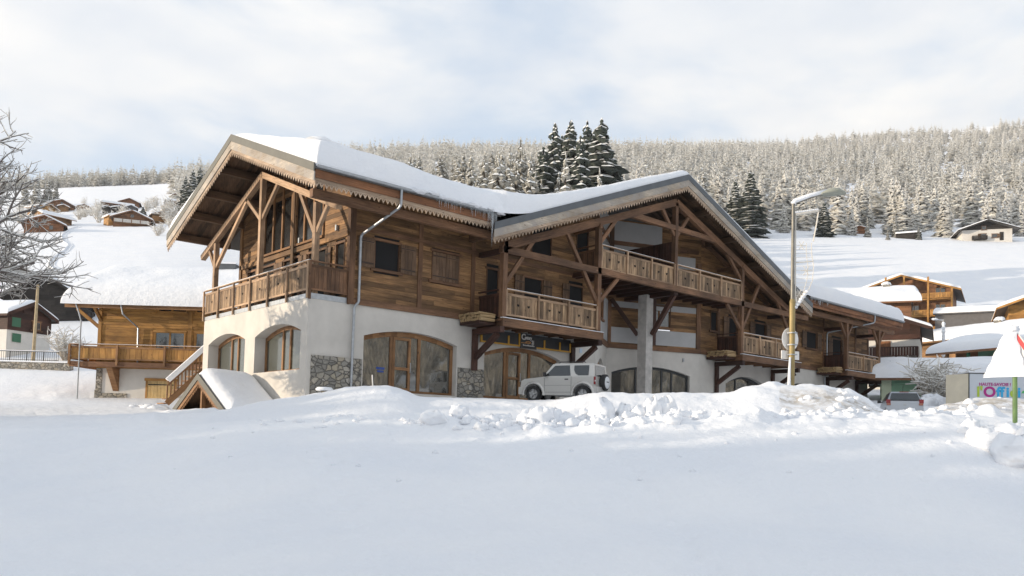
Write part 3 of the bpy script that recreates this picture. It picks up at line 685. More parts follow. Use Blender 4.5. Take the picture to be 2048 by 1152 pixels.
def shop_front(F, op, parent, mull, depth=0.3, fm=None, gm=None, bar=0.13, doors=(), name='shop_window', kick=0.12):
    "glazed timber front in an arched opening; mull = mullion positions, doors = (u0,u1) bays with door rails"
    fm = fm or FRAMEW; gm = gm or SHOPG; ua, ub, zs, zp, zc = op; fr = MB(); k = 16
    for i in range(k):
        a, b = ua+(ub-ua)*i/k, ua+(ub-ua)*(i+1)/k; za, zb = arch_z(op, a), arch_z(op, b); P = F.P
        h = bar*1.5
        fr.hexa([P(a, za-h, -depth), P(b, zb-h, -depth), P(b, zb-h, -depth-.1), P(a, za-h, -depth-.1), P(a, za, -depth), P(b, zb, -depth), P(b, zb, -depth-.1), P(a, za, -depth-.1)], 0)
    for u in [ua+bar/2, ub-bar/2]+list(mull):
        F.box(fr, u-bar/2, u+bar/2, zs, arch_z(op, u)-bar*1.4, -depth-.1, -depth+.004, 0, 2)
    F.box(fr, ua, ub, zs, zs+kick, -depth-.1, -depth+.008)
    f = fr.build(name, fm, parent)
    edges = [ua+bar]+[x for u in mull for x in (u-bar/2, u+bar/2)]+[ub-bar]
    for i in range(0, len(edges), 2):
        a, b = edges[i], edges[i+1]
        if b-a < .08: continue
        g = MB(); pts = [F.P(a, zs+kick, -depth-.05)]+[F.P(b, zs+kick, -depth-.05)]
        for j in range(7): u = b+(a-b)*j/6; pts.append(F.P(u, arch_z(op, u)-bar*1.45, -depth-.05))
        g.face(pts); g.build('pane', gm, f)
    for (a, b, hu) in doors:
        d = MB(); zt = min(arch_z(op, a), arch_z(op, b))-bar*1.5
        for (p, q, r_, s_) in ((a, a+.11, zs+.03, zt), (b-.11, b, zs+.03, zt), (a+.11, b-.11, zs+.03, zs+.22), (a+.11, b-.11, zt-.12, zt), (a+.11, b-.11, zs+1.0, zs+1.12)):
            F.box(d, p, q, r_, s_, -depth-.04, -depth+.03)
        dd = d.build('door', fm, parent)
        hd = MB(); hd.tube([F.P(hu, zs+.9, -depth+.1), F.P(hu, zs+1.35, -depth+.1)], .018, 8)
        for zz in (.93, 1.32): hd.tube([F.P(hu, zs+zz, -depth+.1), F.P(hu, zs+zz, -depth+.03)], .012, 6)
        hd.build('door_handle', ZINC, dd)
    return f
def heart(F, mb, u, z, s, d, m):
    pts = []
    for k in range(14):
        t = 2*math.pi*k/14; x = 16*math.sin(t)**3; y = 13*math.cos(t)-5*math.cos(2*t)-2*math.cos(3*t)-math.cos(4*t)
        pts.append(F.P(u+x*s/16, z+y*s/16, d))
    mb.prism(pts, F.n*0.004, m)  # raised dark heart, the shade of an opening painted on the board
def shutter(F, parent, u0, u1, z0, z1, d=0.05, mat=None, slats=4):
    s = MB(); w = (u1-u0)/slats
    for i in range(slats): F.box(s, u0+i*w+.004, u0+(i+1)*w-.004, z0, z1, d, d+.035, 0, 2)
    for zz in (z0+(z1-z0)*.14, z1-(z1-z0)*.14):
        F.box(s, u0+.02, u1-.02, zz-.045, zz+.045, d+.035, d+.055, 0, 0)
        F.box(s, u0+.0, u1-.06, zz-.014, zz+.014, d+.055, d+.062, 1, 0)
    return s.build('shutter', [mat or SHUTW, IRON], parent)
def window(F, parent, u0, u1, z0, z1, shut='', d=0.03, fm=None, mull=1, sill=True, closed=False, gm=None, inset=0.10, sw=None, name='window', sm=None, head=True):
    fm = fm or FRAMEW; fr = MB(); t = .055
    # lining box, casement bars, head and sill
    F.box(fr, u0-.04, u0+.01, z0, z1, -inset-.02, d+.03, 0, 2); F.box(fr, u1-.01, u1+.04, z0, z1, -inset-.02, d+.03, 0, 2)
    if head: F.box(fr, u0-.12, u1+.12, z1, z1+.10, -inset-.02, d+.05, 0, 0)
    if sill: F.box(fr, u0-.20, u1+.20, z0-.12, z0, -inset-.02, d+.09, 0, 0)
    n = mull+1; w = (u1-u0)/n
    w_ = fr.build(name, BEAMW if fm is FRAMEW else fm, parent)
    cs = MB()
    for i in range(n):
        a, b = u0+i*w, u0+(i+1)*w
        for (p, q, r_, s_) in ((a+.012, a+t, z0, z1), (b-t, b-.012, z0, z1), (a+t, b-t, z0, z0+t), (a+t, b-t, z1-t, z1)): F.box(cs, p, q, r_, s_, -inset, -inset+.05)
    cs.build('frame', fm, w_)
    for i in range(n):
        a, b = u0+i*w, u0+(i+1)*w
        g = MB(); g.face([F.P(a+t, z0+t, -inset+.02), F.P(b-t, z0+t, -inset+.02), F.P(b-t, z1-t, -inset+.02), F.P(a+t, z1-t, -inset+.02)]); g.build('pane', gm or GLASS, w_)
    sw = sw or (u1-u0)/2
    if closed:
        shutter(F, w_, u0+.01, (u0+u1)/2-.006, z0+.02, z1-.02, d-.01, sm, 4); shutter(F, w_, (u0+u1)/2+.006, u1-.01, z0+.02, z1-.02, d-.01, sm, 4)
    else:
        if 'l' in shut: shutter(F, w_, u0-sw-.06, u0-.06, z0-.03, z1+.03, d+.055, sm)
        if 'r' in shut: shutter(F, w_, u1+.06, u1+sw+.06, z0-.03, z1+.03, d+.055, sm)
    return w_
def railing(F, parent, u0, u1, zb, zt, zh, bays, hearts=2, bw=.135, posts=True, pdrop=0.0, mats=None, snow=True, name='balcony_railing', th=.03, post_w=.09, uneven=.25):
    "board railing: panel zb..zt, handrail at zh; one panel per bay with dark hearts that paint the shade of cut-outs"
    r = MB(); L = u1-u0
    F.box(r, u0, u1, zt, zt+.11, -.035, .035, 0, 0); F.box(r, u0, u1, zb-.08, zb, -.03, .03, 0, 0)
    F.box(r, u0-.02, u1+.02, zh-.05, zh, -.06, .06, 0, 0)
    if posts:
        for i in range(bays+1):
            u = u0+L*i/bays; F.box(r, u-post_w/2, u+post_w/2, zb-.10-pdrop, zh-.05, .036, .036+post_w*.8, 0, 2)
    ro = r.build(name, mats[0] if mats else POSTW, parent)
    if snow:
        s = MB(); F.box(s, u0, u1, zh, zh+.022, -.045, .045); s.build('rail_snow', SNOW, ro)
    for i in range(bays):
        a, b = u0+L*i/bays+post_w*.4, u0+L*(i+1)/bays-post_w*.4; n = max(3, round((b-a)/bw)); w = (b-a)/n; p = MB()
        hs = [] if hearts == 0 else ([n//2] if hearts == 1 else [max(1, round(n*.30)), min(n-2, round(n*.68))])
        for k in range(n):
            j = random.uniform(-.006, .006)
            F.box(p, a+k*w+.007, a+(k+1)*w-.007, zb, zt, -th/2+j, th/2+j, 0, 2)
            if k in hs: heart(F, p, a+(k+.5)*w, (zb+zt)/2+.04, min(.095, w*.47), th/2+.010, 1)
        p.build('panel', [(mats[1] if mats else RAILW), HEARTM], ro)
    return ro
def lace(mb, p0, p1, zo, period, h, n, th=.022, m=0):
    "saw-tooth lace board: a row of pierced teeth hanging from the line p0-p1 (z offset zo)"
    p0, p1 = Vector(p0), Vector(p1); hd = Vector((p1.x-p0.x, p1.y-p0.y, 0)); L = hd.length; N = max(1, round(L/period)); n = Vector(n).normalized()*th
    def Q(t, dz): return p0.lerp(p1, t)+Vector((0, 0, zo+dz))
    for i in range(N):
        a = lambda s: (i+s)/N
        mb.prism([Q(a(0), 0), Q(a(.26), 0), Q(a(.5), -h*.46), Q(a(.5), -h)], n, m)
        mb.prism([Q(a(1), 0), Q(a(.5), -h), Q(a(.5), -h*.46), Q(a(.74), 0)], n, m)
        mb.prism([Q(a(.40), .0), Q(a(.60), .0), Q(a(.5), -h*.22)], n, m)
def snow_sheet(bounds, zf, T, res, inside=None, R=.45, nz=.10, seed=3, edge=None, ylines=()):
    "thick settled snow over a roof: rounded at the edges; returns an MB"
    x0, x1, y0, y1 = bounds; nx, ny = max(4, int((x1-x0)/res)), max(4, int((y1-y0)/res))
    def axis(a, b, n):
        # finer near the borders
        t = np.linspace(0, 1, n+1); core = a+(b-a)*t
        e = np.array([0, .02, .06, .12, .2, .3, .42])
        return np.unique(np.round(np.concatenate([a+e, b-e, core[(core > a+.5) & (core < b-.5)]]), 4))
    xs, ys = axis(x0, x1, nx), np.unique(np.concatenate([axis(y0, y1, ny)]+[np.array([q, q+.03, q+.08, q+.16, q+.27, q+.40]) for q in ylines])); X, Y = np.meshgrid(xs, ys, indexing='ij')
    d = np.minimum(np.minimum(X-x0, x1-X), np.minimum(Y-y0, y1-Y))
    if edge is not None: d = np.minimum(d, edge(X, Y))
    prof = np.sqrt(np.clip(1-(1-np.clip(d/R, 0, 1))**2, 0, 1))
    Z = zf(X, Y)+T*prof*(1+nz*2*fbm(X*.5, Y*.5, 3, seed))+np.clip(prof, .15, 1)*.05*fbm(X*3, Y*3, 2, seed+5)
    return X, Y, Z, prof
def snow_obj(name, X, Y, Z, zf, parent, mat=None, skirt=.03, keep=None):
    V = np.stack([X, Y, Z], -1).reshape(-1, 3); nx, ny = X.shape; idx = np.arange(nx*ny).reshape(nx, ny)
    F = np.stack([idx[:-1, :-1], idx[1:, :-1], idx[1:, 1:], idx[:-1, 1:]], -1).reshape(-1, 4)
    if keep is not None:
        kk = (keep[:-1, :-1] & keep[1:, :-1] & keep[1:, 1:] & keep[:-1, 1:]).reshape(-1); F = F[kk]
    me = np_mesh(name, V, F, [mat or SNOW]); o = bpy.data.objects.new(name, me); C.objects.link(o); o.parent = parent; return o

# ------------------------------------------------------------------ the big chalet
BIG = empty('timber_chalet', (0, 0, 0), 0, 'large timber and stucco chalet with two snowy gables, shops below and balconies above', 'chalet')
WY = Frame((0, 0, 0), (1, 0, 0), (0, -1, 0))           # long front, u = x
WX = Frame((0, 0, 0), (0, 1, 0), (-1, 0, 0))           # white gable base, u = y
WT = Frame((1.76, 0, 0), (0, 1, 0), (-1, 0, 0))        # recessed timber gable wall, u = y
R1Y0, R1Y1, R1X0, R1X1, RIDGE1, RZ1 = -2.42, 13.32, -1.19, 50.6, 5.45, 11.28
S1 = (RZ1-8.14)/(RIDGE1-R1Y0)
CX, CXL, CXR, CY0, RZC, SC_ = 21.4, 7.35, 35.45, -2.6, 13.03, 0.388
def z1f(x, y): return RZ1-S1*np.abs(y-RIDGE1)
def zcf(x, y): return RZC-SC_*np.abs(x-CX)
def zr1(y): return RZ1-S1*abs(y-RIDGE1)
def zrc(x): return RZC-SC_*abs(x-CX)
# recess corners
RA, RB, RC = (16.9, 0.0), (20.4, 2.3), (26.4, 0.0)
F_in1 = Frame((RA[0], RA[1], 0), (RB[0]-RA[0], RB[1]-RA[1], 0), (RB[1]-RA[1], -(RB[0]-RA[0]), 0)); L_in1 = math.dist(RA, RB)
F_in2 = Frame((RB[0], RB[1], 0), (RC[0]-RB[0], RC[1]-RB[1], 0), (RC[1]-RB[1], -(RC[0]-RB[0]), 0)); L_in2 = math.dist(RB, RC)
XE = 49.6
# --- stucco ground floor
A1 = (2.58, 7.50, 0.06, 2.36, 2.74); A2 = (9.15, 14.25, 0.06, 2.22, 2.66); A3 = (29.3, 34.2, 0.10, 1.95, 2.52)
A4 = (36.6, 41.0, 0.10, 1.95, 2.52); A5 = (43.2, 46.6, 0.10, 1.9, 2.45); A6 = (47.5, 49.2, 0.10, 1.75, 1.95)
w = MB(); WL_DEPTH = .38
arch_wall(WY, w, 0, RA[0], -1.6, 3.60, [A1, A2], WL_DEPTH)
arch_wall(WY, w, RC[0], XE, -1.6, 3.60, [A3, A4, A5, A6], WL_DEPTH)
AI1 = (.55, 3.3, 0.06, 2.05, 2.75); arch_wall(F_in1, w, 0, L_in1, -1.6, 3.60, [AI1], .3)
AI2 = (.35, 5.75, 0.06, 2.18, 2.62); arch_wall(F_in2, w, 0, L_in2, -1.6, 3.60, [AI2], .3)
G1 = (0.55, 4.88, 0.78, 2.36, 2.76); G2 = (5.92, 10.25, 0.80, 2.36, 2.76)
arch_wall(WX, w, 0, 10.92, -1.8, 3.62, [G1, G2], .55)
w.face([(XE, 0, -1.6), (XE, 11, -1.6), (XE, 11, 3.6), (XE, 0, 3.6)]); w.face([(0, 10.92, -1.8), (XE, 10.92, -1.8), (XE, 10.92, 3.6), (0, 10.92, 3.6)])
w.build('stucco_wall', STUCCO, BIG)
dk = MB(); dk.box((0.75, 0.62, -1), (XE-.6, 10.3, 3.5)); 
dk2 = MB()   # black sheets paint the unlit rooms behind the glass
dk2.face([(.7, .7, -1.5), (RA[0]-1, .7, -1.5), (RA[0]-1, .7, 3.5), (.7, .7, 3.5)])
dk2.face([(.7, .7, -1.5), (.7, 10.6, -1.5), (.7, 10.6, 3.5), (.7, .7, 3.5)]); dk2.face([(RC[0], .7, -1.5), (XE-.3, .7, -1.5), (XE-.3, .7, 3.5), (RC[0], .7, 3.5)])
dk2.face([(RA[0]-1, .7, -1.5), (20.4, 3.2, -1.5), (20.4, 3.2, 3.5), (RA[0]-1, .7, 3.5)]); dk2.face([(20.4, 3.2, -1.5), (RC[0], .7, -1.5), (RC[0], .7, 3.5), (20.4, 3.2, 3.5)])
dk2.build('unlit_room_sheet', DARKIN, BIG)
# --- rubble stone dado
st = MB()
for (a, b, z1) in ((0.20, 2.50, 1.35), (7.58, 9.10, 1.38)): st = MB(); WY.box(st, a, b, -1.5, z1, -.02, .055); st.build('stone_dado', STONE, BIG)

# --- shop fronts
shop_front(WY, A1, BIG, [4.15, 5.62], doors=((4.22, 5.15, 5.10),), bar=.14)
shop_front(WY, A2, BIG, [10.72, 12.35], doors=((10.8, 11.72, 11.66),), bar=.14)
shop_front(F_in1, AI1, BIG, [1.3], bar=.12, depth=.22)
shop_front(F_in2, AI2, BIG, [.5+1.6, 3.9, 4.6], fm=DGREY, bar=.10, depth=.22)
for A, mu in ((A3, [30.9, 32.5]), (A4, [38.0, 39.6]), (A5, [44.9]), (A6, [])): shop_front(WY, A, BIG, mu, fm=DGREY, bar=.10, depth=.30)
shop_front(WX, G1, BIG, [2.45, 3.15], depth=.50, bar=.12, kick=.1, name='arched_window', gm=DIMG); shop_front(WX, G2, BIG, [7.85, 8.6], depth=.50, bar=.12, kick=.1, name='arched_window', gm=DIMG)
pl = MB(); 
for (a, b) in ((20.2, 20.9),): pl.box((3.0, -.03, 1.05), (3.01, -.02, 1.2))
# paper notice and blue sticker on the first shop window
stk = MB(); WY.box(stk, 3.45, 3.86, 1.02, 1.12, -.345, -.34); WY.box(stk, 3.5, 3.82, .90, .98, -.345, -.34); stk.build('blue_stickers', plain('blue_sticker', (.03, .07, .28), .6), BIG)
# --- timber storey wall of the long front
ww = MB()
W1 = (2.95, 4.15, 5.25, 6.45); W2 = (5.95, 7.45, 5.20, 6.50)
def win_hole(w_): return (w_[0]-.04, w_[1]+.04, w_[2]-.12, w_[3]+.1)
UW = [W1, W2, (9.15, 9.85, 4.0, 6.2), (11.55, 12.75, 4.05, 6.15), (14.75, 15.75, 4.0, 6.2), (12.0, 13.35, 7.35, 8.95), (15.25, 16.1, 7.3, 9.35)]
UWR = [(27.5, 28.15, 5.2, 6.35), (29.5, 30.4, 4.0, 6.2), (32.6, 33.9, 4.05, 6.2), (39.5, 41.0, 5.2, 6.35), (43.45, 44.9, 4.05, 6.2)]
def roof_under(u):
    z = zr1(0.0)-.28
    if CXL < u < CXR: z = max(z, zrc(u)-.30)
    return z
planks(WY, ww, 1.76, RA[0]+.0, 3.86, 11.4, .20, [win_hole(q) for q in UW], roof_under)
planks(WY, ww, RC[0], XE, 3.86, 11.4, .20, [win_hole(q) for q in UWR], roof_under)
WIN3 = (1.15, 2.1, 4.95, 6.15)
planks(F_in1, ww, 0, L_in1, 3.86, 11.3, .20, [win_hole(WIN3)], lambda u: 11.3)
planks(F_in2, ww, 0, L_in2, 3.86, 11.3, .20, [(2.7, 4.3, 5.0, 6.45)], lambda u: 11.3)
ww.build('timber_wall', WALLW, BIG)
bk = MB()      # sheathing behind the boards
bk.prism([(1.80, .012, 3.6), (RA[0], .012, 3.6), (RA[0], .012, roof_under(RA[0])), (CXL+.9, .012, zr1(0)-.3), (1.80, .012, zr1(0)-.3)], (0, .015, 0))
bk.prism([(RC[0], .012, 3.6), (XE-.02, .012, 3.6), (XE-.02, .012, zr1(0)-.3), (CXR-.9, .012, zr1(0)-.3), (RC[0], .012, roof_under(RC[0]))], (0, .015, 0))
bk.box((XE-.02, 0, 3.6), (XE, 10.9, 8.0))
bk.build('sheathing', DARKIN, BIG)
# recess plaster panels and frames
pn = MB()
for (F, L, a, b, c, e) in ((F_in1, L_in1, .9, 3.6, 3.95, 6.35), (F_in2, L_in2, .05, 6.1, 3.95, 4.85), (F_in2, L_in2, .05, 6.1, 6.05, 6.4)):
    if F is F_in1:
        for (p, q, r_, s_) in ((.45, 1.08, c, e), (2.17, 4.0, c, e), (1.08, 2.17, c, 4.8), (1.08, 2.17, 6.28, e)): F.box(pn, p, q, r_, s_, .03, .055)
    else: F.box(pn, a, b, c, e, .03, .055)
# the third floor of the recess: plastered
F_in1.box(pn, .4, L_in1-.02, 7.0, 11.3, .03, .055); F_in2.box(pn, .02, 3.6, 7.0, 11.2, .03, .055); F_in2.box(pn, 3.6, 6.0, 8.75, 9.5, .03, .055)
pn.build('plaster_panel', PLASTER, BIG)
fb = MB()
F_in1.box(fb, 0, L_in1, 3.6, 3.86, -.02, .09, 0, 0); F_in2.box(fb, 0, L_in2+.05, 3.6, 3.86, -.02, .09, 0, 0)
F_in2.box(fb, 0, .22, 3.86, 6.5, 0, .10, 0, 2); F_in2.box(fb, 6.12, 6.42, 3.86, 9.2, -.02, .11, 0, 2); F_in1.box(fb, .1, .4, 3.86, 9.8, -.02, .10, 0, 2)
F_in2.box(fb, 0, 6.2, 9.75, 10.0, 0, .12, 0, 0); F_in1.box(fb, .3, L_in1, 9.75, 10.0, 0, .12, 0, 0)
F_in2.box(fb, 0.02, .3, 7.0, 11.0, 0, .13, 0, 2)
WY.box(fb, 1.78, RA[0], 3.60, 3.86, -.03, .075, 0, 0); WY.box(fb, RC[0], XE, 3.60, 3.86, -.03, .075, 0, 0)     # sill beam on the stucco
WY.box(fb, 1.98, RA[0], 6.74, 6.92, 0, .07, 0, 0); WY.box(fb, RC[0]+.1, XE, 6.74, 6.92, 0, .07, 0, 0)
for x in (5.28, 8.28, 28.35, 38.0, 42.1, 47.3, 49.5): WY.box(fb, x-.11, x+.11, 3.86, 6.74, 0, .085, 0, 2)
for x in (5.28, 8.28, 38.0, 42.1, 47.3): WY.box(fb, x-.11, x+.11, 6.92, 7.85, 0, .085, 0, 2)
WY.box(fb, 1.70, 1.98, 3.62, 7.9, -.12, .11, 0, 2)      # corner post
for (p, q, zz) in ((CXL+1.2, RA[0], 0), (RC[0], CXR-1.2, 0)): fb.vboard((p, -.04, zrc(p)-.26), (q, -.04, zrc(q)-.26), 0, -.34, (0, -1, 0), .05)
fb.build('wall_timbering', BEAMW, BIG)
window(WY, BIG, *W1, shut='lr', sw=.80); window(WY, BIG, *W2, closed=True, sw=.7)
window(WY, BIG, *UW[2], shut='', mull=0, sill=False, name='balcony_door'); window(WY, BIG, *UW[3], shut='lr', sw=.62, sill=False, name='balcony_door')
window(WY, BIG, *UW[4], shut='l', sw=.5, mull=0, sill=False, name='balcony_door')
window(WY, BIG, *UW[5], shut='', mull=1, name='window'); window(WY, BIG, *UW[6], shut='', mull=0, sill=False, name='balcony_door')
for q, s in zip(UWR, ('', 'lr', 'lr', 'lr', 'lr')): window(WY, BIG, *q, shut=s, mull=0 if q[1]-q[0] < 1 else 1, sw=.62, sill=q[2] > 5, name='window' if q[2] > 5 else 'balcony_door')
window(F_in1, BIG, *WIN3, shut='', mull=0, inset=.04, d=.05); window(F_in2, BIG, 2.75, 4.25, 5.05, 6.3, shut='', mull=1, inset=.03, d=.06); window(F_in2, BIG, 3.7, 4.6, 7.1, 8.7, shut='', mull=0, inset=.0, d=.06, sill=False, name='balcony_door')
# --- timber gable wall over the terrace (x = 1.76)
gw = MB(); gtop = lambda u: zr1(u)-.30
GH = [(.35, 1.05, 4.1, 6.2), (1.9, 3.5, 4.1, 6.15), (4.4, 5.9, 4.1, 6.15), (6.9, 8.4, 4.1, 6.15), (8.9, 9.9, 4.1, 6.15)]
def gh(q): return (q[0]-.04, q[1]+.04, q[2]-.12, q[3]+.1)
planks(WT, gw, 0.0, 10.92, 3.8, 11.0, .20, [gh(q) for q in GH]+[(2.1, 4.9, 6.75, 9.4), (5.1, 8.2, 6.75, 9.2)], gtop); gw.build('gable_wall', WALLW, BIG)
sb = MB(); sb.prism([(1.80, 0, 3.6), (1.80, 10.92, 3.6), (1.80, 10.92, gtop(10.92)), (1.80, RIDGE1, gtop(RIDGE1)), (1.80, 0, gtop(0))], (.02, 0, 0)); sb.build('gable_sheathing', DARKIN, BIG)
for i, q in enumerate(GH): window(WT, BIG, *q, shut=('', 'lr', 'lr', 'lr', '')[i], mull=0 if q[1]-q[0] < 1.1 else 1, sill=False, sw=.45 if i else .3, name='balcony_door')
# big gable glazing with timber mullions
for (a, b, z0, n) in ((2.2, 4.8, 6.8, 3), (5.2, 8.1, 6.8, 3)):
    f = MB()
    for i in range(n+1):
        u = a+(b-a)*i/n; WT.box(f, u-.06, u+.06, z0, gtop(u)-.15, -.02, .10, 0, 2)
    WT.box(f, a, b, z0-.1, z0, -.02, .12, 0, 0); fo_ = f.build('gable_window', FRAMEW, BIG)
    for i in range(n):
        u0_, u1_ = a+(b-a)*i/n+.06, a+(b-a)*(i+1)/n-.06; g = MB(); g.face([WT.P(u0_, z0, .02), WT.P(u1_, z0, .02), WT.P(u1_, gtop(u1_)-.2, .02), WT.P(u0_, gtop(u0_)-.2, .02)]); g.build('pane', DIMG2, fo_)
WTm = MB(); WT.box(WTm, 0, 10.9, 6.42, 6.64, 0, .10, 0, 0); WT.box(WTm, 4.85, 5.15, 3.8, 10.8, 0, .12, 0, 2); WT.box(WTm, 10.7, 10.95, 3.8, 8.6, 0, .1, 0, 2); [WTm.vboard((1.72, RIDGE1, zr1(RIDGE1)-.26), (1.72, e_, zr1(e_)-.26), 0, -.36, (-1, 0, 0), .05) for e_ in (0, 10.92)]; WTm.build('gable_timbering', WALLW, BIG)
for u in (.95, 4.3):
    l = MB(); WT.box(l, u-.05, u+.05, 6.78, 7.02, .05, .16); l.build('wall_lamp', ZINC, BIG)
# --- terrace over the white base, its railings
t = MB(); t.box((0.02, 0.02, 3.62), (1.78, 10.9, 3.74)); t.build('terrace_floor', CONC, BIG)
fl = MB(); WY.box(fl, 0.0, 1.72, 3.60, 3.82, -.02, .02); WX.box(fl, 0, 10.92, 3.62, 3.80, -.02, .02); fl.build('terrace_flashing', ZINC, BIG)
railing(WX, BIG, 0.0, 10.92, 4.02, 4.86, 5.13, 6, hearts=1, pdrop=.32, name='terrace_railing')
railing(WY, BIG, 0.0, 1.74, 4.02, 4.86, 5.13, 1, hearts=0, pdrop=.36, name='terrace_railing', bw=.19, mats=(BEAMW, BEAMW), snow=False)
# --- left gable truss (x = .35)
XT = .35
def yz(y, z): return (XT, y, z)
def part(name, fn, mat=POSTW): m_ = MB(); fn(m_); return m_.build(name, mat, BIG)
for y, top in ((.25, 7.55), (RIDGE1, 9.75), (10.65, 7.55)): part('truss_post', lambda m_: m_.box((XT-.11, y-.11, 3.74), (XT+.11, y+.11, top)))
for s in (-1, 1): part('truss_rafter', lambda m_: m_.beam(yz(RIDGE1, 9.86), yz(RIDGE1+s*7.0, 9.86-7.0*S1), .24, .27))
for (a, b) in (((5.55, 7.85), (7.2, 9.1)), ((5.35, 7.85), (3.9, 9.12)), ((.35, 6.35), (1.75, 8.3)), ((.15, 6.35), (-.75, 7.35)), ((10.55, 6.35), (7.0, 9.1)), ((10.75, 6.35), (11.6, 7.4))):
    part('brace', lambda m_: m_.beam(yz(*a), yz(*b), .14, .17))
# purlins carrying the overhang
for y in (-1.9, .2, 2.0, 3.8, RIDGE1, 7.1, 8.9, 10.7, 12.6):
    part('purlin', lambda m_: m_.box((-1.05, y-.11, zr1(y)-.62), (1.8, y+.11, zr1(y)-.28)), SOFFW if y > 5.4 else BEAMW)
# --- roofs
def slab(mb, poly, zf, th, m=0):
    top = [Vector((x, y, float(zf(x, y)))) for x, y in poly]; mb.prism([p-Vector((0, 0, th)) for p in top], (0, 0, th), m)
r1 = MB(); f1 = lambda x, y: zr1(y)
xm = CXL+(RZ1-zrc(CXL))/SC_
slab(r1, [(R1X0, R1Y0), (CXL+.5, R1Y0), (xm, RIDGE1), (R1X0, RIDGE1)], f1, .16); slab(r1, [(R1X0, RIDGE1), (R1X1, RIDGE1), (R1X1, R1Y1), (R1X0, R1Y1)], f1, .16)
slab(r1, [(CXR-.5, R1Y0), (R1X1, R1Y0), (R1X1, RIDGE1), (2*CX-xm, RIDGE1)], f1, .16)
fc = lambda x, y: zrc(x)
slab(r1, [(CXL, CY0), (CX, CY0), (CX, 13), (xm, RIDGE1)], fc, .16); slab(r1, [(CX, CY0), (CXR, CY0), (2*CX-xm, RIDGE1), (CX, 13)], fc, .16)
r1.build('roof', ROOFM, BIG)
# soffit boards: left gable overhang, eaves and cross gable
so_ = MB()
for i in range(15):
    x0, x1 = R1X0+.06+i*.2, R1X0+.06+i*.2+.192
    for (ya, yb) in ((R1Y0+.02, RIDGE1), (RIDGE1, R1Y1-.02)):
        P = [Vector((x0, ya, zr1(ya)-.185)), Vector((x1, ya, zr1(ya)-.185)), Vector((x1, yb, zr1(yb)-.185)), Vector((x0, yb, zr1(yb)-.185))]
        so_.hexa(P+[p+Vector((0, 0, .02)) for p in P], 1)
x = 1.9
while x < R1X1-.2:
    if not (CXL-.1 < x < CXR+.0):
        P = [Vector((x, R1Y0+.02, zr1(R1Y0)-.185)), Vector((x+.19, R1Y0+.02, zr1(R1Y0)-.185)), Vector((x+.19, .2, zr1(.2)-.185)), Vector((x, .2, zr1(.2)-.185))]; so_.hexa(P+[p+Vector((0, 0, .02)) for p in P], 1)
    x += .2
y = CY0+.05
while y < 2.6:
    for s in (-1, 1):
        xa, xb = CX, CX+s*(14.0 if y < -.1 else 12.5-y)
        P = [Vector((xa, y, zrc(xa)-.185)), Vector((xa, y+.19, zrc(xa)-.185)), Vector((xb, y+.19, zrc(xb)-.185)), Vector((xb, y, zrc(xb)-.185))]; so_.hexa(P+[p+Vector((0, 0, .02)) for p in P], 0)
    y += .2
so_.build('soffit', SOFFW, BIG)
# verge trims
def verge(pts, n, metal):
    fm, bb, lb = MB(), MB(), MB(); n = Vector(n)
    for p, q in zip(pts[:-1], pts[1:]):
        p, q = Vector(p), Vector(q)
        fm.vboard(p, q, .05, -.27, n, .05); bb.vboard(p-n*.02, q-n*.02, -.27, -.62, n, .05); lb.vboard(p-n*.05, q-n*.05, -.60, -.74, n, .03); lace(lb, p-n*.05, q-n*.05, -.74, .205, .19, n)
    fm.build('verge_flashing', metal, BIG); bb.build('bargeboard', BARGEW, BIG); lb.build('lace_board', LACEW, BIG)
verge([(R1X0, R1Y0, zr1(R1Y0)), (R1X0, RIDGE1, RZ1)], (-1, 0, 0), FLASHL); verge([(R1X0, RIDGE1, RZ1), (R1X0, R1Y1, zr1(R1Y1))], (-1, 0, 0), FLASHL)
verge([(CXL, CY0, zrc(CXL)), (CX, CY0, RZC)], (0, -1, 0), FLASH); verge([(CX, CY0, RZC), (CXR, CY0, zrc(CXR))], (0, -1, 0), FLASH)
# eaves: fascia, lace board, gutter, purlin
ze = zr1(R1Y0)
for (a, b) in ((R1X0+.06, CXL+.05), (CXR-.05, R1X1)):
    m_ = MB(); m_.box((a, R1Y0+.06, ze-.46), (b, R1Y0+.11, ze-.14), 0, 0); m_.build('fascia', FASCW, BIG)
    m_ = MB()
    if a < 1: m_.box((a, R1Y0+.12, ze-.62), (b+.1, R1Y0+.145, ze-.40), 0, 0); lace(m_, (a, R1Y0+.12, 0), (b+.15, R1Y0+.12, 0), ze-.62, .205, .17, (0, 1, 0))
    else: m_.box((a, R1Y0+.12, ze-.66), (b, R1Y0+.145, ze-.40), 0, 0)
    m_.build('lace_board', LACEW if a < 1 else FASCW, BIG)
    g = MB(); prof = [(math.cos(math.pi+math.pi*k/8)*.085, math.sin(math.pi+math.pi*k/8)*.085) for k in range(9)]
    P = [[Vector((xx, R1Y0-.03+c, ze-.03+s_)) for c, s_ in prof] for xx in np.linspace(a-.02, b, 12)]; g.grid(P)
    g.tube([(a-.02, R1Y0-.115, ze-.03), (b, R1Y0-.115, ze-.03)], .012, 6); g.build('gutter', ZINC, BIG)
part('eaves_purlin', lambda m_: m_.box((-.95, -1.87, 7.10), (8.6, -1.62, 7.42), 0, 0), BEAMW); part('eaves_purlin', lambda m_: m_.box((33.9, -1.87, 7.10), (R1X1-.4, -1.62, 7.42), 0, 0), BEAMW)
# rafter tails under the eaves
rt = MB()
for x in list(np.arange(2.6, CXL, .85))+list(np.arange(CXR+.3, R1X1-.3, .85)): rt.beam((x, R1Y0+.2, zr1(R1Y0+.2)-.27), (x, .1, zr1(.1)-.27), .1, .14)
rt.build('rafter_tails', SOFFW, BIG)
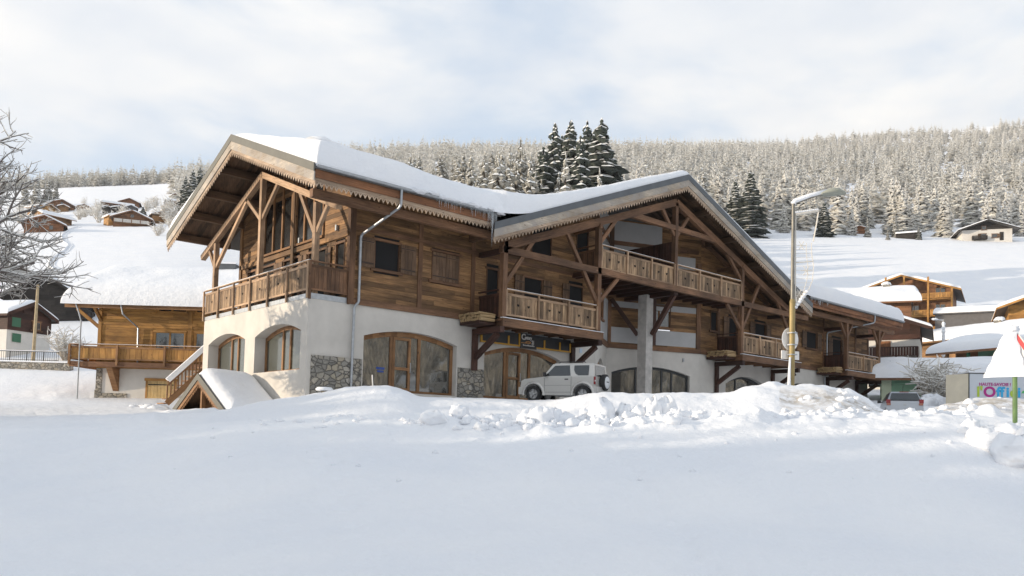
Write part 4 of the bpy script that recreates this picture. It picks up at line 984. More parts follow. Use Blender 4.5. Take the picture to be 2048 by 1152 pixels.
# --- downpipes
def pipe(pts, name='downpipe'):
    m_ = MB(); P = []
    for i, p in enumerate(pts):
        p = Vector(p)
        if 0 < i < len(pts)-1:
            a, b = Vector(pts[i-1]), Vector(pts[i+1]); P += [p+(a-p).normalized()*.12, p+(a-p).normalized()*.04+(b-p).normalized()*.04, p+(b-p).normalized()*.12]
        else: P.append(p)
    m_.tube(P, .055, 10)
    for p, q in zip(pts[:-1], pts[1:]):
        p, q = Vector(p), Vector(q)
        if (q-p).length > 1.2:
            for f in (.1, .9): c = p.lerp(q, f); d = (q-p).normalized()*.03; m_.tube([c-d, c+d], .064, 10)
    return m_.build(name, ZINC, BIG)
pipe([(2.62, -2.42, ze-.06), (2.62, -2.40, 7.35), (2.18, -.16, 6.5), (2.18, -.16, 3.62), (1.98, -.16, 3.55), (1.98, -.12, -.3)])
pipe([(45.4, -2.42, ze-.06), (45.4, -2.40, 7.45), (42.4, -.16, 6.55), (42.4, -.16, 3.4), (42.2, -.12, 3.3), (42.2, -.12, -.3)])
# --- cross gable truss (y = -1.75)
YT = -1.75
def xz(x, z): return (x, YT, z)
for s in (-1, 1): part('truss_rafter', lambda m_: m_.beam(xz(CX, 11.66), xz(CX+s*12.75, 11.66-12.75*.372), .26, .38), BEAMW)
part('king_post', lambda m_: m_.box((CX-.12, YT-.13, 6.95), (CX+.12, YT+.13, 11.6), 0, 2), BEAMW)
part('collar_beam', lambda m_: m_.beam(xz(CX-4.15, 10.18), xz(CX+4.15, 10.18), .24, .28), BEAMW)
part('tie_beam', lambda m_: m_.beam(xz(8.5, 6.77), xz(36.3, 6.77), .26, .32), BEAMW)
for x in (8.7, 15.05, 28.2): part('post', lambda m_: m_.box((x-.13, YT-.13, 3.5 if x != 28.2 else 3.5), (x+.13, YT+.13, zrc(x)-1.45 if x > 9 else 7.3), 0, 2), BEAMW)
part('post', lambda m_: m_.box((34.2-.13, YT-.13, 3.5), (34.2+.13, YT+.13, 7.1), 0, 2), BEAMW)
for (a, b) in (((20.15, 11.1), (21.3, 9.75)), ((22.65, 11.1), (21.5, 9.75)), ((10.6, 7.65), (8.8, 5.25)), ((12.6, 8.5), (14.95, 5.2)), ((16.55, 6.6), (15.15, 5.2)), ((26.6, 6.6), (28.1, 5.2)), ((30.3, 8.4), (28.35, 5.3)),
               ((26.5, 9.7), (28.15, 8.2)), ((16.4, 9.75), (15.1, 8.2)), ((32.3, 7.6), (34.1, 5.3))):
    part('brace', lambda m_: m_.beam(xz(*a), xz(*b), .15, .19), BEAMW)
for x in (8.7, 15.05, 28.2, 34.2): part('tie_to_wall', lambda m_: m_.beam((x, YT, 6.75), (x, .1, 6.75), .2, .22), DARKW)
for x in (15.05, 28.2): part('tie_to_wall', lambda m_: m_.beam((x, YT-.2, 9.05), (x, .2 if x > 20 else .2, 9.05), .2, .22), BEAMW)
for s in (-1, 1):
    for dx in (2.6, 5.4, 8.2, 11.0, 13.3): xx = CX+s*dx; part('purlin', lambda m_: m_.box((xx-.11, CY0+.15, zrc(xx)-.60), (xx+.11, 2.4 if dx < 7 else .1, zrc(xx)-.28), 0, 1), SOFFW)
part('purlin', lambda m_: m_.box((CX-.12, CY0+.15, RZC-.68), (CX+.12, 2.4, RZC-.3), 0, 1), SOFFW)
# third-floor balcony
part('balcony_floor', lambda m_: [m_.box((8.9+i*0, YT-.16+.0, 6.60), (8.91, YT, 6.61))]+[m_.box((15.0, YT+.14+i*.2, 6.84), (28.3, YT+.14+i*.2+.192, 6.92), 0, 0) for i in range(19 if True else 0)], SOFFW)
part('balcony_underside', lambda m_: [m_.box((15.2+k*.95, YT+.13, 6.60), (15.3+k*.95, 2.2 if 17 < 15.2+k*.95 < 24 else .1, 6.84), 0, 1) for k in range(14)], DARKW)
FB = Frame((0, YT-.03, 0), (1, 0, 0), (0, -1, 0))
railing(FB, BIG, 15.2, 21.28, 7.02, 7.84, 8.17, 3, 2, bw=.17); railing(FB, BIG, 21.52, 28.05, 7.02, 7.84, 8.17, 3, 2, bw=.17)
FS = Frame((15.1, 0, 0), (0, 1, 0), (-1, 0, 0)); railing(FS, BIG, YT+.15, -.05, 7.02, 7.84, 8.17, 1, 0, posts=False, mats=(BEAMW, BEAMW), snow=False)
part('partition', lambda m_: [m_.box((CX-.03, YT+.15+i*.2, 6.95), (CX+.03, YT+.15+i*.2+.19, 9.45-.0*i), 0, 2) for i in range(19)], DARKW)
# second-floor balconies: floor, edge beam, railing, brackets, posts
def bal2(xa, xb, br, bays, post_x, left_shelf=True, zf=3.62):
    B = MB(); B.box((xa, -2.03, zf-.38), (xb, -1.88, zf), 0, 0)
    for i in range(9): B.box((xa+.02, -1.87+i*.2, zf-.12), (xb-.02, -1.87+i*.2+.192, zf-.03), 0, 0)
    for k in range(int((xb-xa)/1.1)+1): B.box((xa+.1+k*1.1, -1.87, zf-.34), (xa+.2+k*1.1, -.02, zf-.125), 0, 1)
    B.box((xa-.02, -2.05, zf+.002), (xb+.02, -1.86, zf+.03), 1)
    b = B.build('balcony_deck', [BEAMW, SNOW], BIG)
    for x in br:
        q = MB(); q.box((x-.13, -2.05, zf-.66), (x+.13, -.05, zf-.40), 0, 1); q.box((x-.13, -.22, 1.30), (x+.13, -.06, zf-.66), 0, 2); q.beam((x, -.2, 1.9), (x, -1.75, zf-.72), .2, .24); q.build('bracket', DARKW, BIG)
    railing(FB, BIG, post_x[0]+.13, post_x[1]-.13, 3.86, 4.70, 5.0, bays, 2, bw=.165)
    FSx = Frame((post_x[0], 0, 0), (0, 1, 0), (-1, 0, 0)); railing(FSx, BIG, YT+.15, -.05, 3.86, 4.70, 5.0, 1, 0, posts=False, mats=(DARKW, DARKW), snow=False)
    return b
bal2(8.5, 15.25, (8.45, 15.0), 3, (8.7, 15.05)); bal2(28.0, 35.1, (28.1, 34.8), 3, (28.2, 34.2)); bal2(41.8, 49.0, (42.6, 47.4), 2, (42.15, 47.5))
FE = Frame((47.5, 0, 0), (0, 1, 0), (1, 0, 0)); railing(FE, BIG, YT+.15, .3, 3.86, 4.70, 5.0, 1, 1)
for x in (42.15, 47.5):
    part('post', lambda m_: m_.box((x-.13, YT-.13, 3.5), (x+.13, YT+.13, 7.12), 0, 2), BEAMW)
    for s in (-1, 1): part('brace', lambda m_: m_.beam(xz(x, 5.95), xz(x+s*.95, 7.1), .14, .17), BEAMW)
    part('tie_to_wall', lambda m_: m_.beam((x, YT, 6.75), (x, .1, 6.75), .2, .22), DARKW)
# log shelves left of the balconies
for x0, x1 in ((7.55, 8.5), (27.0, 28.0), (41.0, 41.85)):
    part('log_shelf', lambda m_: [m_.box((x0, -1.5, 3.30), (x1, -.1, 3.42)), m_.box((x0, -1.55, 3.42), (x0+.08, -.1, 3.5))], DARKW)
# concrete column with its two braces
part('column', lambda m_: m_.box((21.15, -.02, -.4), (21.75, .60, 6.6)), CONC)
part('post', lambda m_: m_.box((21.76, -.02, 3.75), (22.05, .28, 6.6), 0, 2), DARKW)
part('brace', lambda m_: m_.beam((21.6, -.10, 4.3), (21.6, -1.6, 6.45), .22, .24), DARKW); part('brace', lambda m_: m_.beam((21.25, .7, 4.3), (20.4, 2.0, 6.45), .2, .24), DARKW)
part('beam', lambda m_: m_.box((21.4, YT, 6.42), (21.75, 2.2, 6.60), 0, 1), DARKW)
# --- shop sign band between the brackets
YEL = plain('mustard_paint', (0.52, 0.27, 0.025), .5); SGN = plain('sign_black', (0.018, 0.019, 0.021), .45); LETW = plain('sign_white', (0.62, 0.60, 0.57), .5); BRZ = plain('sign_bronze', (0.42, 0.20, 0.06), .5)
F3 = Frame((0, -.22, 0), (1, 0, 0), (0, -1, 0))
sg = MB(); F3.box(sg, 8.72, 14.75, 2.72, 3.30, -.04, 0, 0); F3.box(sg, 8.72, 14.75, 2.66, 2.73, -.05, .03, 1, 0)
for u in (8.76, 10.45, 11.15, 12.85, 13.95, 14.7): F3.box(sg, u-.045, u+.045, 2.73, 3.30 if u in (8.76, 11.15) else 3.12, -.04, .035, 1, 2)
sgo = sg.build('sign_band', [SGN, YEL], BIG)
sb_ = MB(); F3.box(sb_, 11.2, 12.28, 2.60, 3.34, .0, .05, 0); sp = sb_.build('shop_sign', SGN, BIG)
def text(body, size, F, u, z, d, mat, parent, name='lettering', shear=0.0, ext=.006, align='LEFT', sx=1.0, spacing=1.0, bold=.0):
    cu = bpy.data.curves.new(name, 'FONT'); cu.body = body; cu.size = size; cu.extrude = ext; cu.shear = shear; cu.align_x = align; cu.space_character = spacing; cu.offset = bold
    to = bpy.data.objects.new(name, cu); scene.collection.objects.link(to); bpy.context.view_layer.update()
    me = bpy.data.meshes.new_from_object(to.evaluated_get(bpy.context.evaluated_depsgraph_get())); scene.collection.objects.unlink(to); bpy.data.objects.remove(to)
    me.materials.clear(); me.materials.append(mat); me.name = name
    X, Z = F.u, Vector((0, 0, 1)); N = F.n
    mat4 = Matrix(((X.x*sx, Z.x, N.x, 0), (X.y*sx, Z.y, N.y, 0), (X.z*sx, Z.z, N.z, 0), (0, 0, 0, 1)))
    o_ = F.P(u, z, d); mat4.translation = o_; me.transform(mat4); o = bpy.data.objects.new(name, me); C.objects.link(o); o.parent = parent; return o
text('C', .40, F3, 11.24, 3.02, .056, LETW, sp, bold=.008); text('entury', .25, F3, 11.47, 3.05, .056, LETW, sp, sx=.78, bold=.006, spacing=.9)
text('21', .26, F3, 11.93, 2.84, .056, LETW, sp, sx=.8, bold=.008, spacing=.85)
ar = MB()
for k in range(10):
    a0, a1 = math.pi*(.1+.8*k/10), math.pi*(.1+.8*(k+1)/10); c = (11.70, 2.84)
    ar.prism([F3.P(c[0]+math.cos(a)*r*1.6, c[1]+math.sin(a)*r, .054) for a, r in ((a0, .10), (a1, .10), (a1, .135), (a0, .135))], F3.n*.004)
F3.box(ar, 11.23, 11.60, 2.845, 2.875, .052, .057); F3.box(ar, 11.55, 11.85, 2.85, 2.90, .052, .056); ar.build('sign_emblem', BRZ, sp)
cp = MB(); u = 11.36
while u < 12.08: wd = random.uniform(.035, .055); F3.box(cp, u, u+wd, 2.72, 2.72+random.choice((.05, .05, .07)), .052, .056); u += wd+.016
cp.build('sign_caption', LETW, sp)
for (a, b) in ((9.9, 11.0), (11.6, 14.6)): part('sign_lamp_rail', lambda m_: F3.box(m_, a, b, 3.30, 3.33, .05, .09), ZINC)
# small wall fittings
part('wall_lamp', lambda m_: [F_in2.box(m_, 5.2, 5.28, 3.05, 3.25, 0, .1)], ZINC)
part('house_number_plate', lambda m_: WY.box(m_, 15.65, 15.85, 2.75, 2.98, .0, .02), plain('pale_blue_plate', (.45, .55, .66), .5))
# flood lamp disc and small dish at the right end of the last balcony
part('globe_lamp', lambda m_: m_.lathe((48.6, -2.2, 4.55), [(0.001, -.28), (.16, -.2), (.24, 0), (.16, .2), (.001, .28)], 14, 'z'), plain('grey_dish', (.45, .48, .5), .5))
# --- roof snow
def ridge(X, Y):
    Z1 = RZ1-S1*np.abs(Y-RIDGE1); Zc = RZC-SC_*np.abs(X-CX)
    a = np.where((X > CXL-.2) & (X < CXR+.2), Zc, -99); k = 3.0; m_ = np.maximum(Z1, a)
    return m_+np.log1p(np.exp(-k*np.abs(Z1-a)))/k
def fedge(X, Y):
    fy = np.where((X > CXL) & (X < CXR), CY0, R1Y0-.04); return np.maximum(Y-fy, 0)
def rz_soft(X, Y):
    z = ridge(X, Y); return z-.10*np.exp(-(Y-RIDGE1)**2/.3)*(X < CXL+6)
Tv = .62
X, Y, Z, pr = snow_sheet((R1X0+.05, R1X1+.03, CY0+.02, R1Y1+.05), rz_soft, Tv, .24, edge=fedge, R=.42, ylines=(R1Y0-.04,))
zb_ = rz_soft(X, Y); Zc_ = RZC-SC_*np.abs(X-CX); Z1_ = RZ1-S1*np.abs(Y-RIDGE1); onc = np.clip((Zc_-Z1_)*1.2+.5, 0, 1)*((X > CXL-.3) & (X < CXR+.3))
f1_ = .42+1.18*np.clip(np.abs(Y-RIDGE1)/7.6, 0, 1); f2_ = .62+.75*np.clip((CX-X)/14, 0, 1)+.25*np.clip((X-CX)/14, 0, 1)
Z = zb_+(Z-zb_)*(f1_*(1-onc)+f2_*onc)+pr*.12*fbm(X*1.1, Y*.8, 4, 91)
# ragged, half-melted eaves near the valley
X2 = np.clip((X-3.0)/4.5, 0, 1)*(X < CXL+.8); thin = 1-.55*X2*np.exp(-np.clip(Y-R1Y0, 0, 9)/.5)*(.4+1.4*np.clip(fbm(X*1.6, Y*.2, 3, 44)+.5, 0, 1))
base = rz_soft(X, Y); Z = base+(Z-base)*thin
keep = (Y >= R1Y0-.0401) | ((X > CXL-.1) & (X < CXR+.1))
Z = np.where(pr < .02, base-.05, Z)
snow_obj('roof_snow', X, Y, Z, None, BIG, keep=keep)
# snow clods hanging over the gutter near the valley
cl = MB()
def blob(mb, c, r, seed, m=0, sub=2, fl=(1, 1, .7)):
    rg = random.Random(seed); ph = [rg.uniform(0, 6.28) for _ in range(6)]; n1, n2 = 6+2*sub, 10+2*sub; P = []
    for i in range(n1+1):
        th = math.pi*i/n1; row = []
        for j in range(n2+1):
            a = 2*math.pi*(j % n2)/n2; k = 1+.16*math.sin(3*a+ph[0])*math.sin(2*th+ph[1])+.13*math.sin(5*a+ph[2])*math.sin(3*th)+.08*math.sin(7*th+ph[3]+2*a)
            row.append(Vector(c)+Vector((math.sin(th)*math.cos(a)*fl[0], math.sin(th)*math.sin(a)*fl[1], math.cos(th)*fl[2]))*r*k)
        P.append(row)
    mb.grid(P, m)
x = 3.4; k = 0
while x < 8.0:
    r = random.uniform(.10, .26); blob(cl, (x, R1Y0-.05+random.uniform(-.05, .08), ze+.03+random.uniform(-.04, .03)), r, k, fl=(1.6, .75, .42)); x += r*random.uniform(1.3, 2.8); k += 1
cl.build('eaves_snow_clods', SNOW, BIG, smooth=True)
# icicles
def icicles(pts, parent=BIG):
    for (x, y, z, L, r) in pts: m_ = MB(); m_.tube([(x, y, z), (x+.004, y, z-L*.5), (x, y, z-L)], r, 6, r1=.002); m_.build('icicle', ICE, parent, smooth=True)
pt = [(random.uniform(4.3, 7.6), R1Y0-.08, ze-.08, random.uniform(.1, .45), .014) for _ in range(30)]+[(7.05+i*.08, R1Y0-.1, ze-.08, random.uniform(.3, .8), .03) for i in range(7)]+[(7.3, R1Y0-.1, ze-.05, 1.55, .06)]
pt += [(random.uniform(CXR, CXR+2.5), R1Y0-.08, ze-.1, random.uniform(.1, .5), .016) for _ in range(16)]+[(random.uniform(CXR+2, R1X1), R1Y0-.08, ze-.1, random.uniform(.04, .14), .01) for _ in range(30)]
icicles(pt)
CHZ = 12.6
# chimney with its cap of snow
ch = MB(); cx_, cy_ = 4.15, 7.3; ch.box((cx_-.5, cy_-.5, 9.8), (cx_+.5, cy_+.5, CHZ)); cho = ch.build('chimney', STONE, BIG)
s = MB(); blob(s, (cx_, cy_, CHZ+.08), .85, 4, fl=(1.2, 1.0, .36)); s.build('chimney_snow', SNOW, cho, smooth=True)

# --- firewood stacked on the shelves
def logs(x0, x1, y0, y1, z, h, label, seed):
    rg = random.Random(seed); e = empty('firewood_stack', ((x0+x1)/2, (y0+y1)/2, z), 0, label, 'firewood', 'firewood stacks on the balcony shelves'); ox, oy = (x0+x1)/2, (y0+y1)/2
    zz = .06; row = 0; n = 0
    while zz < h:
        yy = y0+rg.uniform(0, .06)
        while yy < y1:
            r = rg.uniform(.05, .085); m_ = MB(); a = rg.uniform(-.12, .12); l = (x1-x0)*rg.uniform(.42, .5)
            m_.tube([(-l, yy-oy, zz+rg.uniform(-.02, .02)), (l, yy-oy+a*.3, zz+rg.uniform(-.02, .03))], r, rg.choice((4, 5, 6)), r1=r*rg.uniform(.8, 1.1))
            m_.build('log', LOGW, e); yy += r*2.0; n += 1
        zz += .125; row += 1
        if n > 60: break
logs(7.45, 8.42, -1.6, -.15, 3.44, .42, 'split firewood stacked on the shelf left of the balcony above the black shop sign', 1)
logs(26.95, 27.95, -1.6, -.15, 3.44, .36, 'split firewood stacked on the shelf beside the middle column, left of the right balcony', 2)
logs(40.9, 41.8, -1.6, -.15, 3.44, .36, 'split firewood stacked on the shelf under the far right downpipe', 3)

# --- canopy over the basement steps, leaning on the gable wall
CAN = empty('basement_canopy', (-2.3, 5.0, -1.2), 0, 'low gabled wooden canopy half buried in snow against the white gable wall', 'canopy')
m_ = MB(); hw, hz, sl_ = 3.25, 1.78, .52; Lc = 2.28
for s in (-1, 1):
    P = [Vector((0, 0, hz)), Vector((Lc, 0, hz)), Vector((Lc, s*hw, hz-sl_*hw)), Vector((0, s*hw, hz-sl_*hw))]; m_.hexa([p-Vector((0, 0, .1)) for p in P]+P)
m_.build('roof', SOFFW, CAN)
m_ = MB(); b_ = MB(); l_ = MB()
for s in (-1, 1):
    m_.vboard((-.05, 0, hz), (-.05, s*hw, hz-sl_*hw), .04, -.24, (-1, 0, 0), .05); b_.vboard((-.02, 0, hz), (-.02, s*hw, hz-sl_*hw), -.24, -.42, (-1, 0, 0), .04); lace(l_, (-.0, 0, hz), (-.0, s*hw, hz-sl_*hw), -.42, .17, .15, (-1, 0, 0))
m_.build('verge_flashing', FLASHL, CAN); b_.build('bargeboard', FRAMEW, CAN); l_.build('lace_board', FRAMEW, CAN)
m_ = MB(); m_.prism([(.9, -2.3, -.2), (.9, 2.3, -.2), (.9, 2.3, .40), (.9, 0, 1.5), (.9, -2.3, .40)], (.05, 0, 0)); m_.build('back_boards', FRAMEW, CAN)
m_ = MB(); m_.box((.1, -.08, -.6), (.26, .08, 1.4), 0, 2); [m_.box((.1, s*2.6-.08, -.6), (.26, s*2.6+.08, .3), 0, 2) for s in (-1, 1)]; m_.build('posts', FRAMEW, CAN)
cz = lambda X, Y: hz-sl_*np.abs(Y)
X, Y, Z, pr = snow_sheet((.0, Lc+.0, -hw-.1, hw+.1), cz, .42, .12, R=.45, nz=.2, seed=8); Z = Z-.12*np.exp(-(Y/.35)**2); snow_obj('roof_snow', X, Y, np.where(pr < .02, cz(X, Y)-.05, Z), None, CAN)
# outside stair behind the gable
STA = empty('outside_stair', (0.0, 12.0, 0), 0, 'wooden outside stair with a snow-covered handrail descending behind the white gable', 'stair')
FSt = Frame((0, 0, 0), (-1, -.35, 0), (-.35, 1, 0))
p0, p1 = Vector((.45, -.4, 1.35)), Vector((-1.35, -.2, -.55)); up = Vector((0, 0, 1.05))
m_ = MB(); m_.beam(p0, p1, .08, .28); m_.beam(p0+up, p1+up, .09, .09); m_.beam(p0+up*.85, p1+up*.85, .05, .08)
for k in range(12): q = p0.lerp(p1, k/11); m_.box((q.x-.03, q.y-.03, q.z), (q.x+.03, q.y+.03, q.z+.9), 0, 2)
m_.build('railing', FRAMEW, STA)
m_ = MB(); m_.beam(p0+up*1.09, p1+up*1.09, .26, .24); m_.build('rail_snow', SNOW, STA)
m_ = MB()
for k in range(9): q = p0.lerp(p1, k/8); m_.box((q.x-.15, q.y, q.z-.02), (q.x+.15, q.y+1.0, q.z+.03))
m_.build('steps', FRAMEW, STA)
# little bird table and marker stake in the snow before the stone dado
bp_ = ond(648, 772, 28.5); zz = gz(bp_.x, bp_.y)
STK = empty('marker_stake', (0, 0, 0), 0, 'thin white stake leaning in the snow mound before the first shop window', 'stake')
q = ond(747, 772, 25.4); STK.location = (q.x, q.y, gz(q.x, q.y)-.3); m_ = MB(); m_.tube([(0, 0, 0), (-.05, .02, .66)], .022, 6); m_.build('pole', plain('white_plastic', (.75, .72, .66), .5), STK)
BT = empty('stone_bollard', ond(648, 800, 29.0), 0, 'low stone post with a flat snow-topped slab before the rubble dado', 'post'); m_ = MB(); m_.tube([(0, 0, -.6), (0, 0, .34)], .12, 10); m_.build('shaft', STONE, BT)
m_ = MB(); m_.lathe((0, 0, .34), [(0.001, 0), (.30, 0), (.32, .06), (.25, .12), (.001, .14)], 16); m_.build('top_slab', SNOW, BT, smooth=True)
# ------------------------------------------------------------------ neighbouring houses
def house(name, label, px, D, yb, W, L, H, sl=.42, turn=0.0, side=False, wall=WALLW, base=None, base_h=0.0, oh=.9, T=.5, feats=(), cat='chalet', group=None, res=.6, planked=False, verge_m=None, stack=None, gableboards=None, auto=False):
    """gabled house; W across the gable, L along the ridge, H eaves height. root on the ground at the middle of the wall
    that faces the camera (gable wall, or the long wall when side=True)"""
    if auto:
        best = min((abs(CAM.z+Dq*(hor(px)-yb)/FPX-gz(*(Vector((CAM.x, CAM.y))+FH*Dq+RH*(Dq*(px-1024)/FPX)))), Dq) for Dq in np.linspace(D*.72, D*1.45, 90))
        W *= best[1]/D; L *= best[1]/D; D = float(best[1])
    a = YAW+math.atan((px-1024)/FPX); v = Vector((CAM.x, CAM.y))+FH*D+RH*(D*(px-1024)/FPX); z = CAM.z+D*(hor(px)-yb)/FPX
    rz = -a+rad(turn)
    if side:
        rz += math.pi/2; o = Vector((-W/2, L/2)); o = Vector((o.x*math.cos(rz)-o.y*math.sin(rz), o.x*math.sin(rz)+o.y*math.cos(rz))); v = v-o
    e = empty(name, (v.x, v.y, z), rz, label, cat, group)
    Hr = H+sl*W/2; hz = lambda x: Hr-sl*abs(x)
    if base_h: 
        b = MB(); b.box((-W/2+.03, .03, -2.5), (W/2-.03, L-.03, base_h)); b.build('base_wall', base, e)
    w = MB(); z0 = base_h if base_h else (-2.5 if D < 150 else -6)
    w.prism([(-W/2, 0, z0), (W/2, 0, z0), (W/2, 0, H), (0, 0, Hr), (-W/2, 0, H)], (0, L, 0)); 
    GF = Frame((0, 0, 0), (1, 0, 0), (0, -1, 0)); LF = Frame((-W/2, 0, 0), (0, 1, 0), (-1, 0, 0)); RF = Frame((W/2, 0, 0), (0, 1, 0), (1, 0, 0))
    if planked:
        planks(GF, w, -W/2, W/2, z0, Hr-.1, .22, (), lambda u: hz(u), d=.012); planks(LF, w, 0, L, z0, H, .22, (), None, d=.012)
    else:
        # boards as separate courses on the faces we see
        planks(GF, w, -W/2, W/2, z0, Hr-.1, .5, (), lambda u: hz(u), th=.02, d=.012)
    w.build('wall', wall, e)
    x1 = W/2+oh; y0, y1 = -oh*1.15, L+oh
    r = MB()
    for s in (-1, 1): r.prism([(0, y0, Hr), (s*x1, y0, hz(x1)), (s*x1, y1, hz(x1)), (0, y1, Hr)], (0, 0, .14))
    r.build('roof', ROOFM if verge_m is None else verge_m, e)
    vb = MB()
    for s in (-1, 1): vb.vboard((0, y0-.02, Hr), (s*x1, y0-.02, hz(x1)), .16, -.14, (0, -1, 0), .05); vb.box((min(s*x1, s*(x1+.04)), y0, hz(x1)-.12), (max(s*x1, s*(x1+.04)), y1, hz(x1)+.14))
    vb.build('bargeboard', gableboards or wall, e)
    zf = lambda X, Y: Hr+.14-sl*np.abs(X)
    X, Y, Z, pr = snow_sheet((-x1-.05, x1+.05, y0-.04, y1), zf, T, res, R=.5, nz=.2, seed=int(px) % 97); Z = Z-.3*T*np.exp(-(X/.8)**2)*(pr > .5)
    snow_obj('roof_snow', X, Y, np.where(pr < .02, zf(X, Y)-.06, Z), None, e)
    for f in feats:
        F = {'g': GF, 'l': LF, 'r': RF}[f[1]]
        if f[0] == 'w': window(F, e, f[2], f[3], f[4], f[5], shut=f[6] if len(f) > 6 else '', d=.04, inset=-.05, mull=f[7] if len(f) > 7 else 0, fm=f[8] if len(f) > 8 else None, sw=f[9] if len(f) > 9 else None, sm=f[10] if len(f) > 10 else None)
        elif f[0] == 'b':   # balcony u0,u1,z,out
            _, _, u0, u1, zz, ot, n = f[:7]; m_ = MB(); F.box(m_, u0, u1, zz-.14, zz, 0, ot); d = m_.build('balcony', f[7] if len(f) > 7 else wall, e)
            Fo = Frame(F.P(0, 0, ot-.06), F.u, F.n); rm = f[8] if len(f) > 8 else wall
            q = MB(); Fo.box(q, u0, u1, zz+.92, zz+1.0, -.05, .05); Fo.box(q, u0, u1, zz+.10, zz+.18, -.03, .03)
            nb = max(4, int((u1-u0)/.24))
            for k in range(nb): Fo.box(q, u0+(u1-u0)*k/nb+.02, u0+(u1-u0)*(k+1)/nb-.02, zz+.18, zz+.92, -.012, .012, 0, 2)
            for u in (u0, u1):
                F.box(q, u-.04, u+.04, zz, zz+1.0, .05, ot)
            q.build('balcony_railing', rm, e)
            for k in range(n+1): u = u0+(u1-u0)*k/n; c = MB(); Fo.box(c, u-.09, u+.09, zz-.1, zz+.95, -.02, .1); c.build('railing_post', wall, e)
        elif f[0] == 'p':   # post u z0 z1 d w
            m_ = MB(); F.box(m_, f[2]-f[6]/2, f[2]+f[6]/2, f[3], f[4], f[5], f[5]+f[6]); m_.build('post', f[7] if len(f) > 7 else wall, e)
        elif f[0] == 'x':   # panel
            m_ = MB(); F.box(m_, f[2], f[3], f[4], f[5], f[6], f[7]); m_.build(f[9], f[8], e)
    if stack:
        m_ = MB(); sx, sy, sh = stack; m_.box((sx-.4, sy-.4, hz(sx)-.2), (sx+.4, sy+.4, hz(sx)+sh)); c = m_.build('chimney', STONE, e); s = MB(); blob(s, (sx, sy, hz(sx)+sh+.1), .55, 3, fl=(1, 1, .5)); s.build('chimney_snow', SNOW, c, smooth=True)
    return e
WHITEW = plain('white_render', (0.66, 0.63, 0.58), .9, nscale=2, namp=.06); GREYW = plain('dark_grey_cladding', (0.12, 0.115, 0.115), .8, nscale=2)
MINT = plain('sunlit_green_render', (0.52, 0.58, 0.42), .9, nscale=1, namp=.05); GREENW = plain('green_render', (0.20, 0.34, 0.23), .9, nscale=1, namp=.08); DGREENW = plain('dark_green_paint', (0.05, 0.15, 0.085), .7)  # MINT: green wall with sunlight put into a paler colour
# the honey-coloured chalet on the left
HC = empty('honey_chalet', (0, 0, 0), -YAW, 'honey-yellow timber chalet with a deep snow roof, a long balcony and pale garage shutters', 'chalet')
pc = ond(190, 806, 48.0); HC.location = pc
HF = Frame((0, 0, 0), (1, 0, 0), (0, -1, 0)); HL = Frame((0, 0, 0), (0, 1, 0), (-1, 0, 0)); LL, WW_ = 12.5, 10.0
m_ = MB(); m_.box((0, 0, -2), (LL, WW_, 2.12)); m_.build('base_wall', WHITEW, HC)
m_ = MB(); m_.box((0, .01, 2.12), (LL, WW_, 6.3)); m_.prism([(0.0, 0.01, 6.3), (0.0, WW_, 6.3), (0.0, WW_/2, 8.7)], (LL, 0, 0)); planks(HF, m_, 0, LL, 2.4, 6.32, .17, [(3.3, 5.4, 2.5, 4.55), (5.75, 8.0, 2.5, 4.55), (3.4, 5.35, 5.55, 6.1), (5.75, 7.7, 5.55, 6.1)], d=.0)
planks(HL, m_, 0, WW_, 2.4, 8.7, .17, [], lambda u: 8.68-.48*abs(u-5), d=.0); m_.build('timber_wall', YELLW, HC)
m_ = MB(); HF.box(m_, 0, .2, 2.12, 6.3, 0, .09, 0, 2); HF.box(m_, 5.42, 5.66, 2.4, 6.3, 0, .07, 0, 2); HF.box(m_, 0, LL, 4.75, 4.95, 0, .06, 0, 0); HF.box(m_, 0, LL, 2.12, 2.4, 0, .08, 0, 0); m_.build('wall_timbering', YELLW, HC)
for (a, b, c, d_) in ((3.45, 5.25, 2.55, 4.4), (5.9, 7.8, 2.55, 4.4)): window(HF, HC, a, b, c, d_, mull=1, fm=YELLW, inset=.0, d=.03, sill=False)
for (a, b) in ((3.55, 5.3), (5.85, 7.6)): window(HF, HC, a, b, 5.62, 6.05, mull=1, fm=YELLW, inset=.0, d=.03, sill=False, head=False)
m_ = MB(); HF.box(m_, -1.05, LL, 2.12, 2.42, 1.06, 1.16, 0, 0); HF.box(m_, -1.05, LL, 2.30, 2.42, -.0, 1.06, 0, 0); HL.box(m_, -1.05, 7, 2.12, 2.42, .96, 1.06, 0, 0); HL.box(m_, 0, 7, 2.3, 2.42, 0, .96); m_.build('balcony', REDW, HC)
HFb = Frame((0, -1.12, 0), (1, 0, 0), (0, -1, 0)); HLb = Frame((-1.03, -1.1, 0), (0, 1, 0), (-1, 0, 0))
railing(HFb, HC, -1.03, 10.2, 2.62, 3.22, 3.46, 4, 0, bw=.34, pdrop=.3, mats=(FRAMEW, YELLW), post_w=.12); railing(HLb, HC, 0.05, 7.8, 2.62, 3.22, 3.46, 4, 0, bw=.3, pdrop=.3, mats=(FRAMEW, YELLW), post_w=.12)
zf = lambda X, Y: 8.85-.48*np.abs(Y-5.0)
m_ = MB()
for s in (-1, 1): m_.prism([(-1.5, 5, 8.7), (LL+1, 5, 8.7), (LL+1, 5+s*6.0, 8.7-2.88), (-1.5, 5+s*6.0, 8.7-2.88)], (0, 0, .15))
m_.build('roof', SOFFW, HC)
